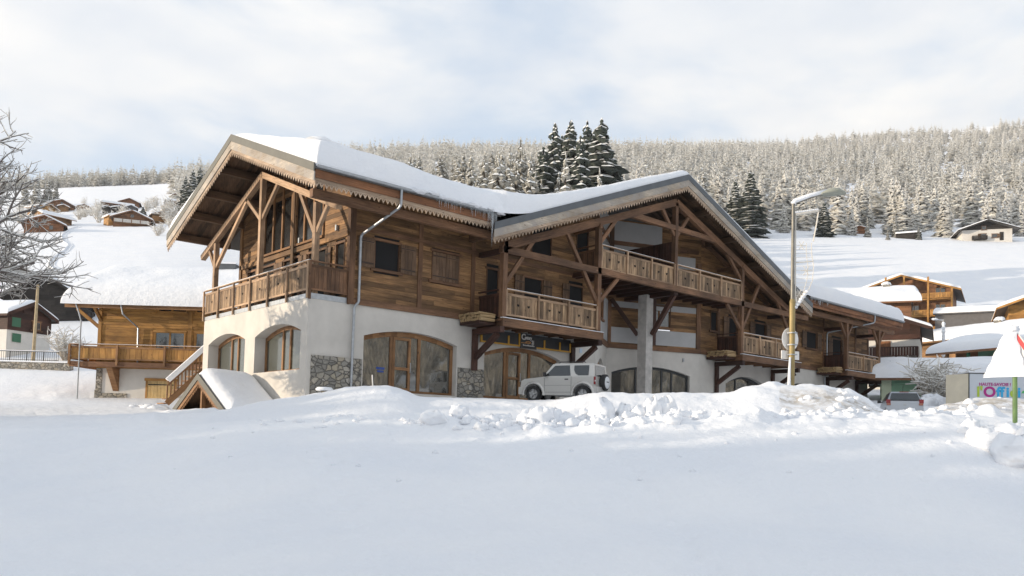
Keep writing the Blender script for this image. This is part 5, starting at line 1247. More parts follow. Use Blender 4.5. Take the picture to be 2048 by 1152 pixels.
m_ = MB(); m_.box((-1.5, -1.06, 5.62), (LL+1, -1.0, 5.98), 0, 0); m_.vboard((-1.52, -1, 5.82), (-1.52, 5, 8.7), .16, -.2, (-1, 0, 0), .05); m_.vboard((-1.52, 5, 8.7), (-1.52, 11, 5.82), .16, -.2, (-1, 0, 0), .05); m_.build('bargeboard', FRAMEW, HC)
m_ = MB(); m_.tube([(-1.5, -1.12, 5.98), (LL+1, -1.12, 5.98)], .07, 8); m_.build('gutter', ZINC, HC)
for X_, Y_ in ((2.0, -1.12),):
    m_ = MB(); m_.tube([(X_-.2, -1.12, 5.95), (X_-.1, -1.0, 5.3), (X_+.45, -.15, 4.6), (X_+.5, -.12, 2.5)], .05, 8); m_.build('downpipe', ZINC, HC)
m_ = MB(); m_.tube([(-.9, -1.1, 5.95), (-.6, -1.2, 5.3), (-.42, -1.24, 4.8), (-.42, -1.24, -.6)], .04, 8); m_.build('downpipe', ZINC, HC)
m_ = MB(); m_.beam((.15, -.05, 5.0), (.15, -1.0, 5.8), .16, .18); m_.beam((-.02, .1, 4.6), (-1.4, .1, 5.7), .16, .18); m_.box((0, -.9, 5.72), (.25, .1, 5.9)); m_.build('brace', YELLW, HC)
m_ = MB(); m_.prism([(1.05, -.02, .75), (1.05, -1.0, 2.12), (1.05, -.02, 2.12)], (.35, 0, 0)); m_.build('corbel', FRAMEW, HC)
m_ = MB(); HF.box(m_, 0.0, 1.9, -2, .62, -.01, .05); HF.box(m_, 0, .35, .62, 2.1, -.01, .05); HL.box(m_, -.05, 1.4, -2, .8, -.01, .05); m_.build('stone_dado', STONE, HC)
gs = MB()
for i in range(8): HF.box(gs, 3.15+i*.20, 3.15+(i+1)*.20-.012, -.2, 1.42, .02, .06, 0, 2)
for zz in (.2, 1.2): HF.box(gs, 3.18, 4.72, zz-.03, zz+.03, .06, .075, 1)
gs.build('garage_shutters', [PALEW, IRON], HC)
m_ = MB(); HF.box(m_, 2.95, 4.95, 1.42, 1.58, -.01, .09, 0, 0); HF.box(m_, 3.02, 3.14, -.2, 1.42, -.01, .07, 0, 2); HF.box(m_, 4.76, 4.88, -.2, 1.42, -.01, .07, 0, 2); m_.build('garage_frame', YELLW, HC)
m_ = MB()
for i in range(5): HL.box(m_, 1.9+i*.2, 1.9+(i+1)*.2-.012, -.2, 1.6, .02, .06, 0, 2)
m_.build('side_shutter', PALEW, HC)
X, Y, Z, pr = snow_sheet((-1.7, LL+1.2, -1.25, 11.2), zf, 1.05, .3, R=.9, nz=.12, seed=12); Z = Z-.45*np.exp(-((Y-5)/1.2)**2); snow_obj('roof_snow', X, Y, np.where(pr < .02, zf(X, Y)-.04, Z), None, HC)
for (x_, y_, t_) in ((6.3, 3.6, 'l'), (9.6, 4.2, 'r')):
    m_ = MB(); m_.box((x_-.7, y_-.5, float(zf(x_, y_))+.7), (x_+.7, y_+.5, float(zf(x_, y_))+1.12)); q = m_.build('roof_window', FLASH, HC); s = MB(); s.box((x_-.75, y_-.55, float(zf(x_, y_))+1.12), (x_+.75, y_+.55, float(zf(x_, y_))+1.22)); s.build('window_snow', SNOW, q)
m_ = MB(); m_.lathe((7.55, 5.4, 10.35), [(.001, -.3), (.3, -.25), (.34, 0), (.3, .35), (.001, .42)], 14); m_.build('vent_cap', plain('vent_metal', (.30, .32, .26), .5), HC)
# left middle distance
house('black_barn', 'tall black tarred barn with a snowy roof left of the honey-coloured chalet', 78, 82, 656, 7.2, 9, 3.3, .62, turn=-14, wall=BLACKW, oh=.5, T=.3, cat='barn', feats=(('b', 'r', -.5, 2.5, 1.2, .7, 2),))
house('small_hut', 'brown hut on a pale base with green shutters in front of the black barn', 52, 66, 692, 4.2, 4.2, 2.5, .5, turn=42, wall=DARKW, base=WHITEW, base_h=1.15, oh=.35, T=.3, cat='hut', feats=(('x', 'g', -1.7, -.9, 1.45, 2.2, .02, .05, DGREENW, 'green_shutter'), ('w', 'g', .2, 1.0, 1.4, 2.1), ('x', 'g', -1.6, -.8, .2, .9, .02, .05, DGREENW, 'green_shutter')))
house('white_house', 'small white house with a dark balcony glimpsed beside the black barn', 170, 98, 690, 5, 5, 4.2, .4, turn=10, wall=WHITEW, oh=.5, T=.3, cat='house', feats=(('b', 'g', -2.3, 2.3, 2.6, .8, 3, BLACKW, BLACKW), ('w', 'g', -1.2, -.2, .6, 1.7), ('w', 'g', .6, 1.6, 2.7, 3.7)))
def rail_fence():
    a, b = ond(-20, 755, 60), ond(112, 755, 60); zt = CAM.z+60*(838-724)/FPX
    e = empty('stone_wall', a, 0, 'rubble retaining wall topped with snow below the black iron railing', 'wall')
    d = b-a; dn = Vector((d.x, d.y, 0)); L = dn.length; dn.normalize(); n = Vector((-dn.y, dn.x, 0)); b2 = dn*(L+1.0)
    m_ = MB(); P = [Vector((0, 0, -2)), b2+Vector((0, 0, -2)), b2+n*.5+Vector((0, 0, -2)), n*.5+Vector((0, 0, -2))]; zz = zt-a.z; m_.hexa(P+[Vector((p.x, p.y, zz)) for p in P]); m_.build('masonry', STONE, e)
    m_ = MB(); P = [Vector((0, 0, zz)), b2+Vector((0, 0, zz)), b2+n*.55+Vector((0, 0, zz)), n*.55+Vector((0, 0, zz))]; m_.hexa([p-n*.03 for p in P]+[p+Vector((0, 0, .1)) for p in P]); m_.build('wall_snow', SNOW, e)
    f = empty('iron_railing', Vector((a.x, a.y, zt+.1)), 0, 'black iron railing with thin bars on the snowy stone wall at the left edge', 'railing')
    m_ = MB(); o = n*.2; m_.beam(o+Vector((0, 0, .72)), o+dn*L+Vector((0, 0, .72)), .05, .05); m_.beam(o+Vector((0, 0, .08)), o+dn*L+Vector((0, 0, .08)), .04, .04)
    k = 0
    while k*.16 < L: p = o+dn*(k*.16); m_.beam(p, p+Vector((0, 0, .72)), .022 if k % 8 else .06, .022 if k % 8 else .06); k += 1
    m_.build('bars', IRON, f)
    m_ = MB(); m_.beam(o+Vector((0, 0, .77)), o+dn*L+Vector((0, 0, .77)), .06, .05); m_.build('rail_snow', SNOW, f)
rail_fence()
p = ond(67, 702, 63); UPO = empty('utility_pole', p, 0, 'pale wooden utility pole standing before the hut at the left', 'pole'); m_ = MB(); m_.tube([(0, 0, -1), (.06, 0, 5.3)], .13, 8, r1=.10); m_.build('pole', plain('pale_pole', (.42, .33, .2), .8, nscale=4, namp=.2), UPO)
m_ = MB(); m_.beam((-.3, 0, 5.0), (.4, 0, 5.0), .08, .08); m_.build('cross_arm', IRON, UPO)
# chalets on the left hill: px, row of base, depth, width px, eaves m, label, turn, wall
hill = [
 (103, 417, 355, 52, 2.6, 'brown gabled chalet highest at the left end of the hill hamlet', 10, REDW, False),
 (76, 428, 318, 44, 3.0, 'pale wooden chalet half hidden by the bare tree in the hill hamlet', 35, YELLW, False),
 (107, 419, 335, 22, 2.0, 'tiny snow-roofed annexe before the highest brown chalet at the left of the hamlet', 0, WALLW, False),
 (149, 418, 352, 27, 1.8, 'small low chalet alone on the slope between the brown one and the long red one', 5, WALLW, False),
 (216, 414, 362, 62, 2.4, 'long red-brown chalet with a wide snow roof above three dark sheds', 0, REDW, True),
 (240, 411, 385, 40, 2.4, 'gabled chalet rising behind the long red-brown one on the left hill', -6, REDW, False),
 (195, 425, 322, 18, 2.6, 'leftmost of the three dark sheds in front of the long red-brown chalet', 0, BLACKW, False),
 (218, 427, 318, 27, 2.6, 'middle and largest of the three dark sheds on the left hill', 0, BLACKW, False),
 (244, 426, 320, 24, 2.8, 'blue-grey shed, rightmost of the three dark sheds on the left hill', 0, GREYW, False),
 (247, 449, 232, 78, 2.3, 'large brown chalet with a white balcony rail at the lower middle of the hamlet', -8, REDW, False),
 (214, 447, 238, 32, 2.4, 'pale wooden wing leaning against the large brown chalet with white rail', 20, YELLW, False),
 (346, 395, 452, 36, 2.4, 'brown chalet with a double gable highest beside the big roof edge', 0, REDW, False),
 (335, 407, 395, 38, 2.2, 'low snow-roofed chalet just below the double-gabled one near the roof edge', 5, REDW, True),
 (320, 430, 302, 28, 2.0, 'small dark chalet above the bushes left of the big roof edge', -5, WALLW, False),
 (308, 443, 252, 44, 2.4, 'brown chalet among frosted bushes closest to the big roof edge', 12, WALLW, False),
 (97, 449, 232, 62, 2.8, 'long snow-roofed chalet with a brown end wall behind the orange gabled one', 25, WALLW, True),
 (70, 461, 212, 78, 2.3, 'orange-brown gabled chalet lowest at the left of the hill hamlet', -4, FASCW, False)]
for (px, yb, D, wpx, H, lab, turn, mat, side) in hill:
    W = wpx*D/FPX*.88; f = []
    if W > 7: f = [('w', 'g', -W*.22, -W*.22+.9, .9, 2.0), ('w', 'g', W*.12, W*.12+.9, .9, 2.0)]+([('w', 'g', -.5, .5, H+.2, H+1.1)] if W > 9 and not side else [])
    if 'white balcony' in lab: f.append(('b', 'g', -W*.45, W*.45, .7, 1.0, 4, WALLW, WHITEW))
    if side: house('hill_chalet', lab, px, D, yb, 8.0, W, H, .38, turn=turn, side=True, wall=mat, oh=.8, T=.45, auto=True, res=1.2, feats=[('w', 'l', W*.3, W*.3+1, .8, 1.8), ('w', 'l', W*.6, W*.6+1, .8, 1.8)])
    else: house('hill_chalet', lab, px, D, yb, W, W*.9, H, .42, turn=turn, wall=mat, oh=.8 if W > 7 else .4, T=.45, res=1.2, feats=f, auto=True)
for i, (px, yb, D, r) in enumerate(((175, 436, 268, 4), (150, 432, 280, 4), (140, 440, 262, 3.5), (275, 424, 320, 4.5), (292, 415, 345, 4.5), (365, 412, 330, 5), (352, 424, 300, 5), (330, 470, 205, 4), (60, 470, 200, 4), (300, 475, 190, 3), (385, 400, 330, 6), (375, 385, 420, 7), (20, 440, 240, 5))):
    bush(px, D, r, ('frosted bare shrub below the dark sheds of the hill hamlet', 'second frosted shrub below the sheds, towards the bare tree', 'low frosted shrub lowest below the lone small chalet', 'frosted shrub behind the middle hill chalet', 'frosted shrub between the middle chalet and the low one near the roof edge', 'frosted shrub touching the long roof edge, upper one', 'frosted shrub touching the long roof edge, lower one', 'frosted shrub on the snow slope above the honey chalet roof', 'frosted shrub just right of the bare tree on the hill', 'small frosted shrub on the open slope above the honey chalet', 'large frosted thicket behind the long roof edge', 'pale frosted thicket highest behind the long roof edge', 'frosted shrub behind the bare branches at the left edge')[i], 50+i, 22)
rgb = random.Random(8)
for k in range(22):
    px, D = rgb.uniform(20, 335), rgb.uniform(226, 370); bush(px, D, rgb.uniform(2.6, 4.6), 'frosted shrub among the chalets of the hill hamlet', 100+k, 16, group='frosted shrubs between the hill chalets')
# wandering ski track down the open slope
tp_ = [(140, 218), (122, 205), (110, 190), (112, 178), (124, 168), (118, 158), (104, 150), (92, 142), (88, 134), (100, 126)]
m_ = MB(); pts_ = []
for i in range(len(tp_)*8-8):
    t = i/8; j = int(t); f = t-j; f = f*f*(3-2*f); px = tp_[j][0]*(1-f)+tp_[j+1][0]*f; D = tp_[j][1]*(1-t+j)+tp_[j+1][1]*(t-j); pts_.append(spot(px, D, .02))
m_.tube([p+Vector((-.35, 0, 0)) for p in pts_], .24, 5); m_.tube([p+Vector((.5, 0, 0)) for p in pts_], .24, 5); o = m_.build('ski_track', SNOWG, None, smooth=True); o["kind"] = "structure"
# right middle distance
house('brown_house', 'brown chalet with deep roof snow and small chimney just behind the big chalet', 1735, 96, 690, 9, 9.5, 5.4, .36, turn=4, side=True, wall=REDW, oh=.9, T=1.0, feats=(('w', 'l', 6.8, 7.6, 3.4, 4.6),), stack=(-1.2, 2.4, 1.3))
house('white_based_chalet', 'chalet with white ground floor, brown shutter and dark balcony right behind the last big balcony', 1752, 76, 745, 7.6, 8, 4.3, .38, turn=-4, wall=DARKW, base=WHITEW, base_h=3.1, oh=1.0, T=.35, feats=(('x', 'g', .0, 1.3, 1.6, 3.0, .0, .06, FASCW, 'shutter'), ('x', 'g', -2.6, -1.2, 1.6, 3.0, .0, .06, FASCW, 'shutter'), ('b', 'g', -3.6, 3.6, 1.35, 1.0, 4, DARKW, DARKW)))
AW = 12.6
ft = [('w', 'g', u, u+1.5, z_, z_+1.9, '', 1) for z_ in (2.2, 5.1, 7.95) for u in (1.2, 5.2)]
ft += [('b', 'g', .6, 7.8, z_, 1.5, 2, YELLW, YELLW) for z_ in (2.05, 4.95, 7.8)]
ft += [('p', 'g', u, -1, 9.6 if u > 7 else 11.6 if u > 3 else 12.0, 1.35, .28, YELLW) for u in (-2.4, .5, 4.2, 7.75)]
house('apartment_chalet', 'tall wooden apartment chalet with three storeys of pale balconies under a wide gable', 1804, 138, 692, 15.5, 12, 9.55, .335, turn=-6, wall=REDW, oh=1.35, T=.5, feats=ft, gableboards=YELLW, cat='apartment building')
house('grey_garage', 'low dark grey building with a thick snow roof right of the wooden apartment chalet', 1945, 128, 668, 8, 10.5, 3.6, .12, side=True, wall=GREYW, oh=.3, T=.9, cat='building', turn=0)
house('wooden_block', 'wooden building with large windows at the upper right edge of the picture', 2128, 112, 668, 13, 12, 4.4, .38, turn=6, wall=YELLW, oh=1.6, T=.5, cat='building', feats=(('w', 'g', -3.4, -2.2, 1.0, 2.6, '', 1), ('w', 'g', -.6, 1.0, 1.0, 2.6, '', 1), ('b', 'g', -1, 5.5, .3, 1.2, 3, YELLW, YELLW)))
house('long_shed', 'long brown boarded building with a snow-laden roof and capped chimney right of the street lamp', 1985, 86, 742, 11, 24, 4.0, .28, turn=-34, side=True, wall=WALLW, oh=1.0, T=.7, cat='building', stack=(-1.8, 13.6, 1.0), feats=(('w', 'l', 15.6, 16.2, 1.4, 2.6),))
house('green_shop', 'brown and green shop front under a low snowy roof behind the triangular sign', 2025, 62, 762, 8, 9.5, 2.9, .28, turn=-34, side=True, wall=REDW, oh=1.6, T=.6, cat='shop', feats=(('x', 'l', 2, 7.5, 2.1, 2.9, .02, .06, GREENW, 'green_fascia'), ('p', 'l', 7.5, -1, 2.9, 1.1, .2, DGREENW), ('p', 'l', 9.4, -1, 2.9, 1.1, .2, FRAMEW), ('p', 'l', 4.8, -1, 2.9, 1.1, .2, DGREENW), ('w', 'l', 3, 6.5, .2, 2.0, '', 2)))
house('mint_pavilion', 'low mint green pavilion with a huge rounded cushion of snow on its roof', 1872, 60, 810, 6.6, 7.4, 2.2, .30, turn=4, side=True, wall=GREENW, oh=.9, T=.85, cat='pavilion', gableboards=BEAMW, feats=(('x', 'l', 6.7, 7.4, -.6, 2.1, .02, .05, MINT, 'sunlit_corner'), ('p', 'l', 4.9, -1, 2.0, .6, .22, DARKW)))  # pale panel at the wall's end paints sunlight on the green
house('hill_house', 'dark timber chalet on a white ground floor standing alone at the upper right field edge', 1976, 222, 479, 12.6, 9, 3.6, .36, turn=14, wall=BLACKW, base=WHITEW, base_h=3.5, oh=1.5, T=.35, gableboards=BLACKW, res=1, auto=True, feats=(('w', 'g', -1.4, -.2, 3.4, 4.5), ('w', 'g', -1.6, -.2, .9, 2.3, 'l'), ('w', 'g', 1.2, 2.6, 1.0, 2.1, 'r'), ('b', 'g', -3.9, -.2, .6, 1.1, 2, BLACKW, BLACKW), ('x', 'g', 3.2, 4.2, .2, 2.6, .02, .06, BLACKW, 'garage_door')))
house('hut_in_forest', 'tiny red-brown hut at the forest edge between two small spruces', 1718, 240, 464, 3.2, 3, 1.8, .4, auto=True, wall=FASCW, oh=.4, T=.3, cat='hut', res=1)
house('blue_roofed_hut', 'low dark hut with flat roof snow at the field edge left of the hill house', 1816, 228, 474, 4, 6.2, 1.8, .3, auto=True, side=True, wall=BLACKW, oh=.3, T=.35, cat='hut', res=1)

# ------------------------------------------------------------------ vehicles
SILVER = plain('silver_paint', (0.55, 0.535, 0.505), .28, .4); SILV2 = plain('blue_silver_paint', (0.40, 0.42, 0.45), .28, .45)
RUB = plain('tyre_rubber', (0.022, 0.022, 0.023), .85); RIM = plain('alloy_rim', (0.42, 0.42, 0.42), .35, .7); PLAST = plain('dark_plastic', (0.03, 0.03, 0.032), .6)
REDL = plain('red_lens', (0.22, 0.010, 0.014), .2); WHL = plain('clear_lens', (0.75, 0.72, 0.70), .2); CARG = glass('car_glass', (.006, .009, .010), .6, .05, .05)
ORL = plain('amber_lens', (.35, .14, .09), .25)
def bevel(o, w=.03, seg=3):
    b = o.modifiers.new('bevel', 'BEVEL'); b.width = w; b.segments = seg; b.limit_method = 'ANGLE'; b.angle_limit = rad(25); o.data.polygons.foreach_set('use_smooth', [True]*len(o.data.polygons))
    return o
def wheel(parent, x, y, r, w, s):
    m_ = MB(); m_.lathe((x, y, r), [(r*.62, -w/2), (r*.93, -w/2), (r, -w/2+.03), (r, w/2-.03), (r*.93, w/2), (r*.62, w/2)], 28, 'x'); o = m_.build('wheel', RUB, parent, smooth=True)
    q = MB(); xo = x+s*(w/2-.03); q.lathe((xo, y, r), [(r*.63, 0), (r*.60, s*.02), (r*.55, -s*.05), (.001, -s*.06)], 24, 'x')
    for k in range(5):
        a = k*2*math.pi/5+.3; q.beam((xo+s*.005, y+math.cos(a)*.05, r+math.sin(a)*.05), (xo, y+math.cos(a)*r*.58, r+math.sin(a)*r*.58), .05, .03, side=(0, -math.sin(a), math.cos(a)))
    q.lathe((xo, y, r), [(.001, s*.03), (.05, s*.02), (.055, -s*.02)], 12, 'x'); q.build('rim', RIM, o); return o
def side_profile(mb, prof, hw, m=0):
    mb.prism([(-hw, y, z) for y, z in prof], (2*hw, 0, 0), m)
def arc(cy, cz, r, a0, a1, n=9): return [(cy+r*math.cos(a0+(a1-a0)*k/(n-1)), cz+r*math.sin(a0+(a1-a0)*k/(n-1))) for k in range(n)]
def offroader(loc, rz):
    e = empty('off_road_car', loc, rz, 'small silver off-road car with a spare wheel on its back parked nose-in at the shop', 'car')
    wr, wf, wb = .345, 1.08, -1.17
    prof = [(-1.66, .40), (-1.69, .62), (-1.66, 1.06), (.66, 1.06), (1.50, .98), (1.66, .90), (1.70, .55), (1.66, .36)]
    prof += arc(wf, wr, .44, -.05, math.pi+.05)[0:]+[(wf-.47, .34), (wb+.47, .34)]+arc(wb, wr, .44, -.05, math.pi+.05)
    b = MB(); side_profile(b, prof, .755); body = bevel(b.build('body', SILVER, e), .035)
    g = MB(); hb, ht, y0, y1, yt0, yt1, zb, zt = .745, .655, -1.655, .66, -1.60, .22, 1.05, 1.60
    g.hexa([(-hb, y0, zb), (hb, y0, zb), (hb, y1, zb), (-hb, y1, zb), (-ht, yt0, zt), (ht, yt0, zt), (ht, yt1, zt), (-ht, yt1, zt)]); bevel(g.build('cabin', SILVER, e), .05)
    r_ = MB(); r_.box((-.62, -1.5, 1.60), (.62, .15, 1.635)); bevel(r_.build('roof_panel', SILVER, e), .02)
    def sx(s, z): return s*(hb+(ht-hb)*(z-zb)/(zt-zb)+.004)
    def gp(name, pts, mat, th=.008):
        for s in (-1, 1):
            m_ = MB(); m_.prism([(sx(s, z), y, z) for y, z in pts], (s*th, 0, 0)); m_.build(name, mat, e)
    gp('side_window', [(-.62, 1.10), (.50, 1.10), (.50, 1.14), (.12, 1.53), (-.55, 1.54)], CARG)
    gp('side_window', [(-1.42, 1.11), (-.98, 1.11), (-.84, 1.18), (-.76, 1.34), (-.76, 1.53), (-1.42, 1.53)], CARG)
    m_ = MB(); m_.face([(-.58, -1.662, 1.10), (.58, -1.662, 1.10), (.54, -1.612, 1.54), (-.54, -1.612, 1.54)]); o = m_.build('rear_window', CARG, e)
    m_ = MB(); m_.face([(-.64, .655, 1.11), (.64, .655, 1.11), (.57, .265, 1.55), (-.57, .265, 1.55)]); m_.build('windscreen', CARG, e)
    fl = MB()
    for cy in (wf, wb):
        for s in (-1, 1):
            P = []
            for k in range(13):
                a = -.12+(math.pi+.24)*k/12; P.append([Vector((s*.752, cy+math.cos(a)*.43, wr+math.sin(a)*.43)), Vector((s*.80, cy+math.cos(a)*.44, wr+math.sin(a)*.44)), Vector((s*.80, cy+math.cos(a)*.50, wr+math.sin(a)*.50)), Vector((s*.75, cy+math.cos(a)*.54, wr+math.sin(a)*.54))])
            fl.grid(P)
    fl.build('wheel_arch', SILVER, e, smooth=True)
    for y, s in ((wf, -1), (wf, 1), (wb, -1), (wb, 1)): wheel(e, s*.68, y, wr, .20, s)
    m_ = MB(); m_.box((-.76, -1.78, .42), (.76, -1.62, .66)); bevel(m_.build('bumper', SILVER, e), .04)
    m_ = MB(); m_.box((-.76, 1.62, .34), (.76, 1.78, .64)); bevel(m_.build('bumper', SILVER, e), .04)
    for s in (-1, 1):
        m_ = MB(); m_.box((s*.70-.06, -1.70, .74), (s*.70+.06, -1.655, 1.06)); m_.box((s*.70-.055, -1.708, .86), (s*.70+.055, -1.66, .92), 1); m_.build('tail_lamp', [REDL, WHL], e)
        m_ = MB(); m_.beam((s*.76, .50, 1.12), (s*.90, .52, 1.14), .04, .04); m_.box((s*.88-.09, .46, 1.06), (s*.88+.07, .54, 1.24)); bevel(m_.build('wing_mirror', PLAST, e), .02)
        m_ = MB(); m_.box((s*.752-.012, -.52, .93), (s*.752+.012, -.36, .98)); m_.build('door_handle', PLAST, e)
        m_ = MB(); m_.box((s*.757-.004, -.66, .42), (s*.757+.004, -.65, 1.08)); m_.box((s*.757-.004, .56, .42), (s*.757+.004, .57, 1.02)); m_.box((s*.757-.004, -.66, .415), (s*.757+.004, .57, .425)); m_.box((s*.758-.004, -.64, .70), (s*.758+.004, .56, .708)); m_.build('door_seam', PLAST, e)
        m_ = MB(); m_.box((s*.74-.03, -.70, .30), (s*.74+.03, .62, .37)); m_.build('sill', SILVER, e)
        m_ = MB(); m_.tube([(s*.60, -1.25, 1.60), (s*.60, -1.2, 1.68), (s*.60, -.1, 1.69), (s*.60, .0, 1.61)], .018, 6); m_.build('roof_rail', PLAST, e)
        m_ = MB(); m_.lathe((s*.55, 1.69, .80), [(.001, .03), (.09, .01), (.1, -.02)], 14, 'y'); m_.build('headlight', WHL, e)
    m_ = MB(); m_.lathe((.10, -1.80, .86), [(.001, .10), (.33, .10), (.345, .06), (.345, -.08), (.31, -.10), (.25, -.105)], 28, 'y'); sp_ = m_.build('spare_wheel', RUB, e, smooth=True)
    m_ = MB(); m_.lathe((.10, -1.80, .86), [(.255, -.108), (.24, -.135), (.001, -.14)], 28, 'y'); m_.build('wheel_cover', plain('cover_white', (.62, .63, .64), .5), sp_, smooth=True)
    m_ = MB()
    for k in range(6): m_.box((-.04+k*.045, -1.946, .86), (-.04+k*.045+.03, -1.94, .90))
    m_.build('cover_emblem', PLAST, sp_)
    return e
oc = offroader((10.75, -3.75, -.15), rad(20)); oc.scale = (1.06, 1.06, 1.06)
def hatch(loc, rz):
    e = empty('hatchback_car', loc, rz, 'silver-blue hatchback seen from behind, half sunk behind the snow bank at the right', 'car')
    prof = [(-1.86, .35), (-1.92, .55), (-1.84, .95), (-.2, 1.0), (1.3, .92), (1.80, .72), (1.86, .35)]+arc(1.2, .3, .36, 0, math.pi)+arc(-1.25, .3, .36, 0, math.pi)
    b = MB(); side_profile(b, prof, .80); bevel(b.build('body', SILV2, e), .07, 4)
    g = MB(); g.hexa([(-.78, -1.82, .94), (.78, -1.82, .94), (.76, .95, .90), (-.76, .95, .90), (-.56, -1.35, 1.42), (.56, -1.35, 1.42), (.56, .1, 1.44), (-.56, .1, 1.44)]); bevel(g.build('cabin', SILV2, e), .07, 4)
    m_ = MB(); m_.prism([(-.66, -1.815, .99), (.66, -1.815, .99), (.56, -1.49, 1.33), (-.56, -1.49, 1.33)], (0, -.02, .015)); m_.build('rear_window', CARG, e)
    for s in (-1, 1):
        m_ = MB(); m_.prism([(s*.785, -1.55, 1.0), (s*.785, .7, .98), (s*.62, .1, 1.36), (s*.62, -1.2, 1.36)], (s*.012, 0, .0)); m_.build('side_window', CARG, e)
        m_ = MB(); m_.box((s*.72-.10, -1.90, .84), (s*.72+.09, -1.76, 1.02)); m_.box((s*.70-.10, -1.925, .74), (s*.70+.08, -1.80, .84), 1); bevel(m_.build('tail_lamp', [REDL, ORL], e), .02)
        m_ = MB(); m_.box((s*.92-.10, .45, .93), (s*.92+.06, .55, 1.07)); m_.beam((s*.76, .5, .97), (s*.86, .5, .98), .05, .05); bevel(m_.build('wing_mirror', PLAST, e), .02)
        for y in (1.2, -1.25): wheel(e, s*.72, y, .30, .19, s)
    m_ = MB(); m_.box((-.2, -1.50, 1.385), (.2, -1.44, 1.42)); m_.build('brake_lamp', REDL, e)
    m_ = MB(); m_.tube([(0, -.9, 1.43), (0, -1.1, 1.75)], .008, 5); m_.build('aerial', PLAST, e)
    m_ = MB(); m_.box((-.80, -1.95, .34), (.80, -1.80, .60)); bevel(m_.build('bumper', SILV2, e), .05)
    m_ = MB(); m_.lathe((0, -1.885, .78), [(.001, -.02), (.05, -.015), (.055, .01)], 12, 'y'); m_.build('badge', RIM, e)
    return e
c2p = ond(1801, 830, 40.0); hatch((c2p.x, c2p.y, CAM.z+40.0*(883-785)/FPX-1.44), rad(-62))

# advertising trailer
tp = ond(1938, 812, 47.0); TR = empty('box_trailer', (tp.x, tp.y, tp.z-.5), -YAW-rad(8), 'white box trailer with bright lettering parked behind the dirty snow bank', 'trailer')
TF = Frame((0, 0, 0), (1, 0, 0), (0, -1, 0)); m_ = MB(); m_.box((0, 0, .45), (5.2, 2.1, 2.42)); WP = plain('trailer_panel', (0.55, 0.58, 0.62), .45); m_.build('body', WP, TR)
m_ = MB(); m_.prism([(-1.15, .35, .5), (-.02, -.02, .5), (-.02, -.02, 2.42), (-1.15, .35, 2.34)], (.05, .15, 0)); m_.build('end_door', plain('sunlit_cream_panel', (.62, .55, .42), .6, nscale=1.2, namp=.1), TR)  # sunlight on the white end is put into its cream colour
m_ = MB(); m_.box((-.03, -.03, 2.42), (5.23, 2.13, 2.47)); m_.box((-.04, -.03, .45), (0.02, .0, 2.42)); m_.build('edge_trim', DGREY, TR)
m_ = MB(); m_.box((0, 0, 2.47), (5.2, 2.1, 2.56)); m_.build('roof_snow', SNOW, TR)
for x in (1.2, 4.0): wheel(TR, x, .1, .32, .2, -1)
MAG = plain('magenta_print', (.42, .02, .22), .5); LIME = plain('lime_print', (.42, .55, .05), .5); CYN = plain('cyan_print', (.03, .38, .68), .5); GRN = plain('green_print', (.10, .45, .15), .5)
text("HAUTE-SAVOIE !", .25, TF, .55, 1.72, .012, MAG, TR, sx=.95, bold=.006)
u = .42
for chs, col, size in (("l'", LIME, .82), ("O", MAG, .82), ("ff", CYN, .82), ("i", CYN, .82), ("c", LIME, .82), ("i", CYN, .82), ("e", GRN, .82), ("l", CYN, .82)):
    o = text(chs, size, TF, u, 1.08, .014, col, TR, bold=.028); xs = [v.co.dot(TF.u) for v in o.data.vertices]; u = max(xs)-TF.o.dot(TF.u)+.05
text("!", .5, TF, u+.08, 1.1, .014, MAG, TR, bold=.02)

# ------------------------------------------------------------------ street lamp, signs
BRASS = plain('ochre_painted_pole', (.30, .225, .095), .45, .2, nscale=3, namp=.2); GPOLE = plain('grey_pole', (.20, .19, .165), .5, .4, nscale=3, namp=.2)
lb = ond(1583, 786, 28.0); LP = empty('street_lamp', lb, -YAW, 'tall street lamp with an ochre lower pole and a snow-covered curved arm', 'street lamp')
m_ = MB(); m_.tube([(0, 0, -.6), (0, 0, 3.22)], .10, 16); m_.tube([(0, 0, 3.2), (0, 0, 3.32)], .11, 16, r1=.075); m_.build('lower_pole', BRASS, LP, smooth=False)
m_ = MB(); m_.tube([(0, 0, 3.3), (.0, 0, 6.72)], .068, 14, r1=.055); m_.build('upper_pole', GPOLE, LP)
m_ = MB(); m_.tube([(0, 0, 6.66), (.05, 0, 6.76), (.6, 0, 6.98), (1.2, 0, 7.16)], .05, 10, r1=.04); m_.build('arm', GPOLE, LP)
m_ = MB(); m_.tube([(0, 0, 6.74), (.05, 0, 6.83), (.6, 0, 7.05), (1.25, 0, 7.24)], .10, 8, r1=.075); m_.build('arm_snow', SNOW, LP, smooth=True)
m_ = MB(); P = []
for k in range(11):
    t = k/10; x = .98+.86*t; w_ = .27*math.sin(math.pi*min(1, .12+t*.85))**.6+.02; h = .20*math.sin(math.pi*(.1+.8*t)); zc = 7.10+.16*t-.06*t*t*2
    P.append([Vector((x, w_*math.cos(a), zc+max(-.02, h*math.sin(a)) if math.sin(a) > 0 else zc+.35*h*math.sin(a))) for a in [2*math.pi*j/12 for j in range(13)]])
m_.grid(P); m_.face([P[0][j] for j in range(12)]); m_.face([P[-1][11-j] for j in range(12)]); m_.build('lamp_head', plain('lamp_housing', (.30, .31, .26), .5), LP, smooth=True)
m_ = MB(); m_.face([(1.28, -.12, 7.118), (1.72, -.12, 7.165), (1.72, .12, 7.165), (1.28, .12, 7.118)]); m_.build('lamp_glass', plain('lamp_lens', (.40, .42, .40), .2), LP)
FW = plain('frosted_wire', (.66, .62, .55), .7)
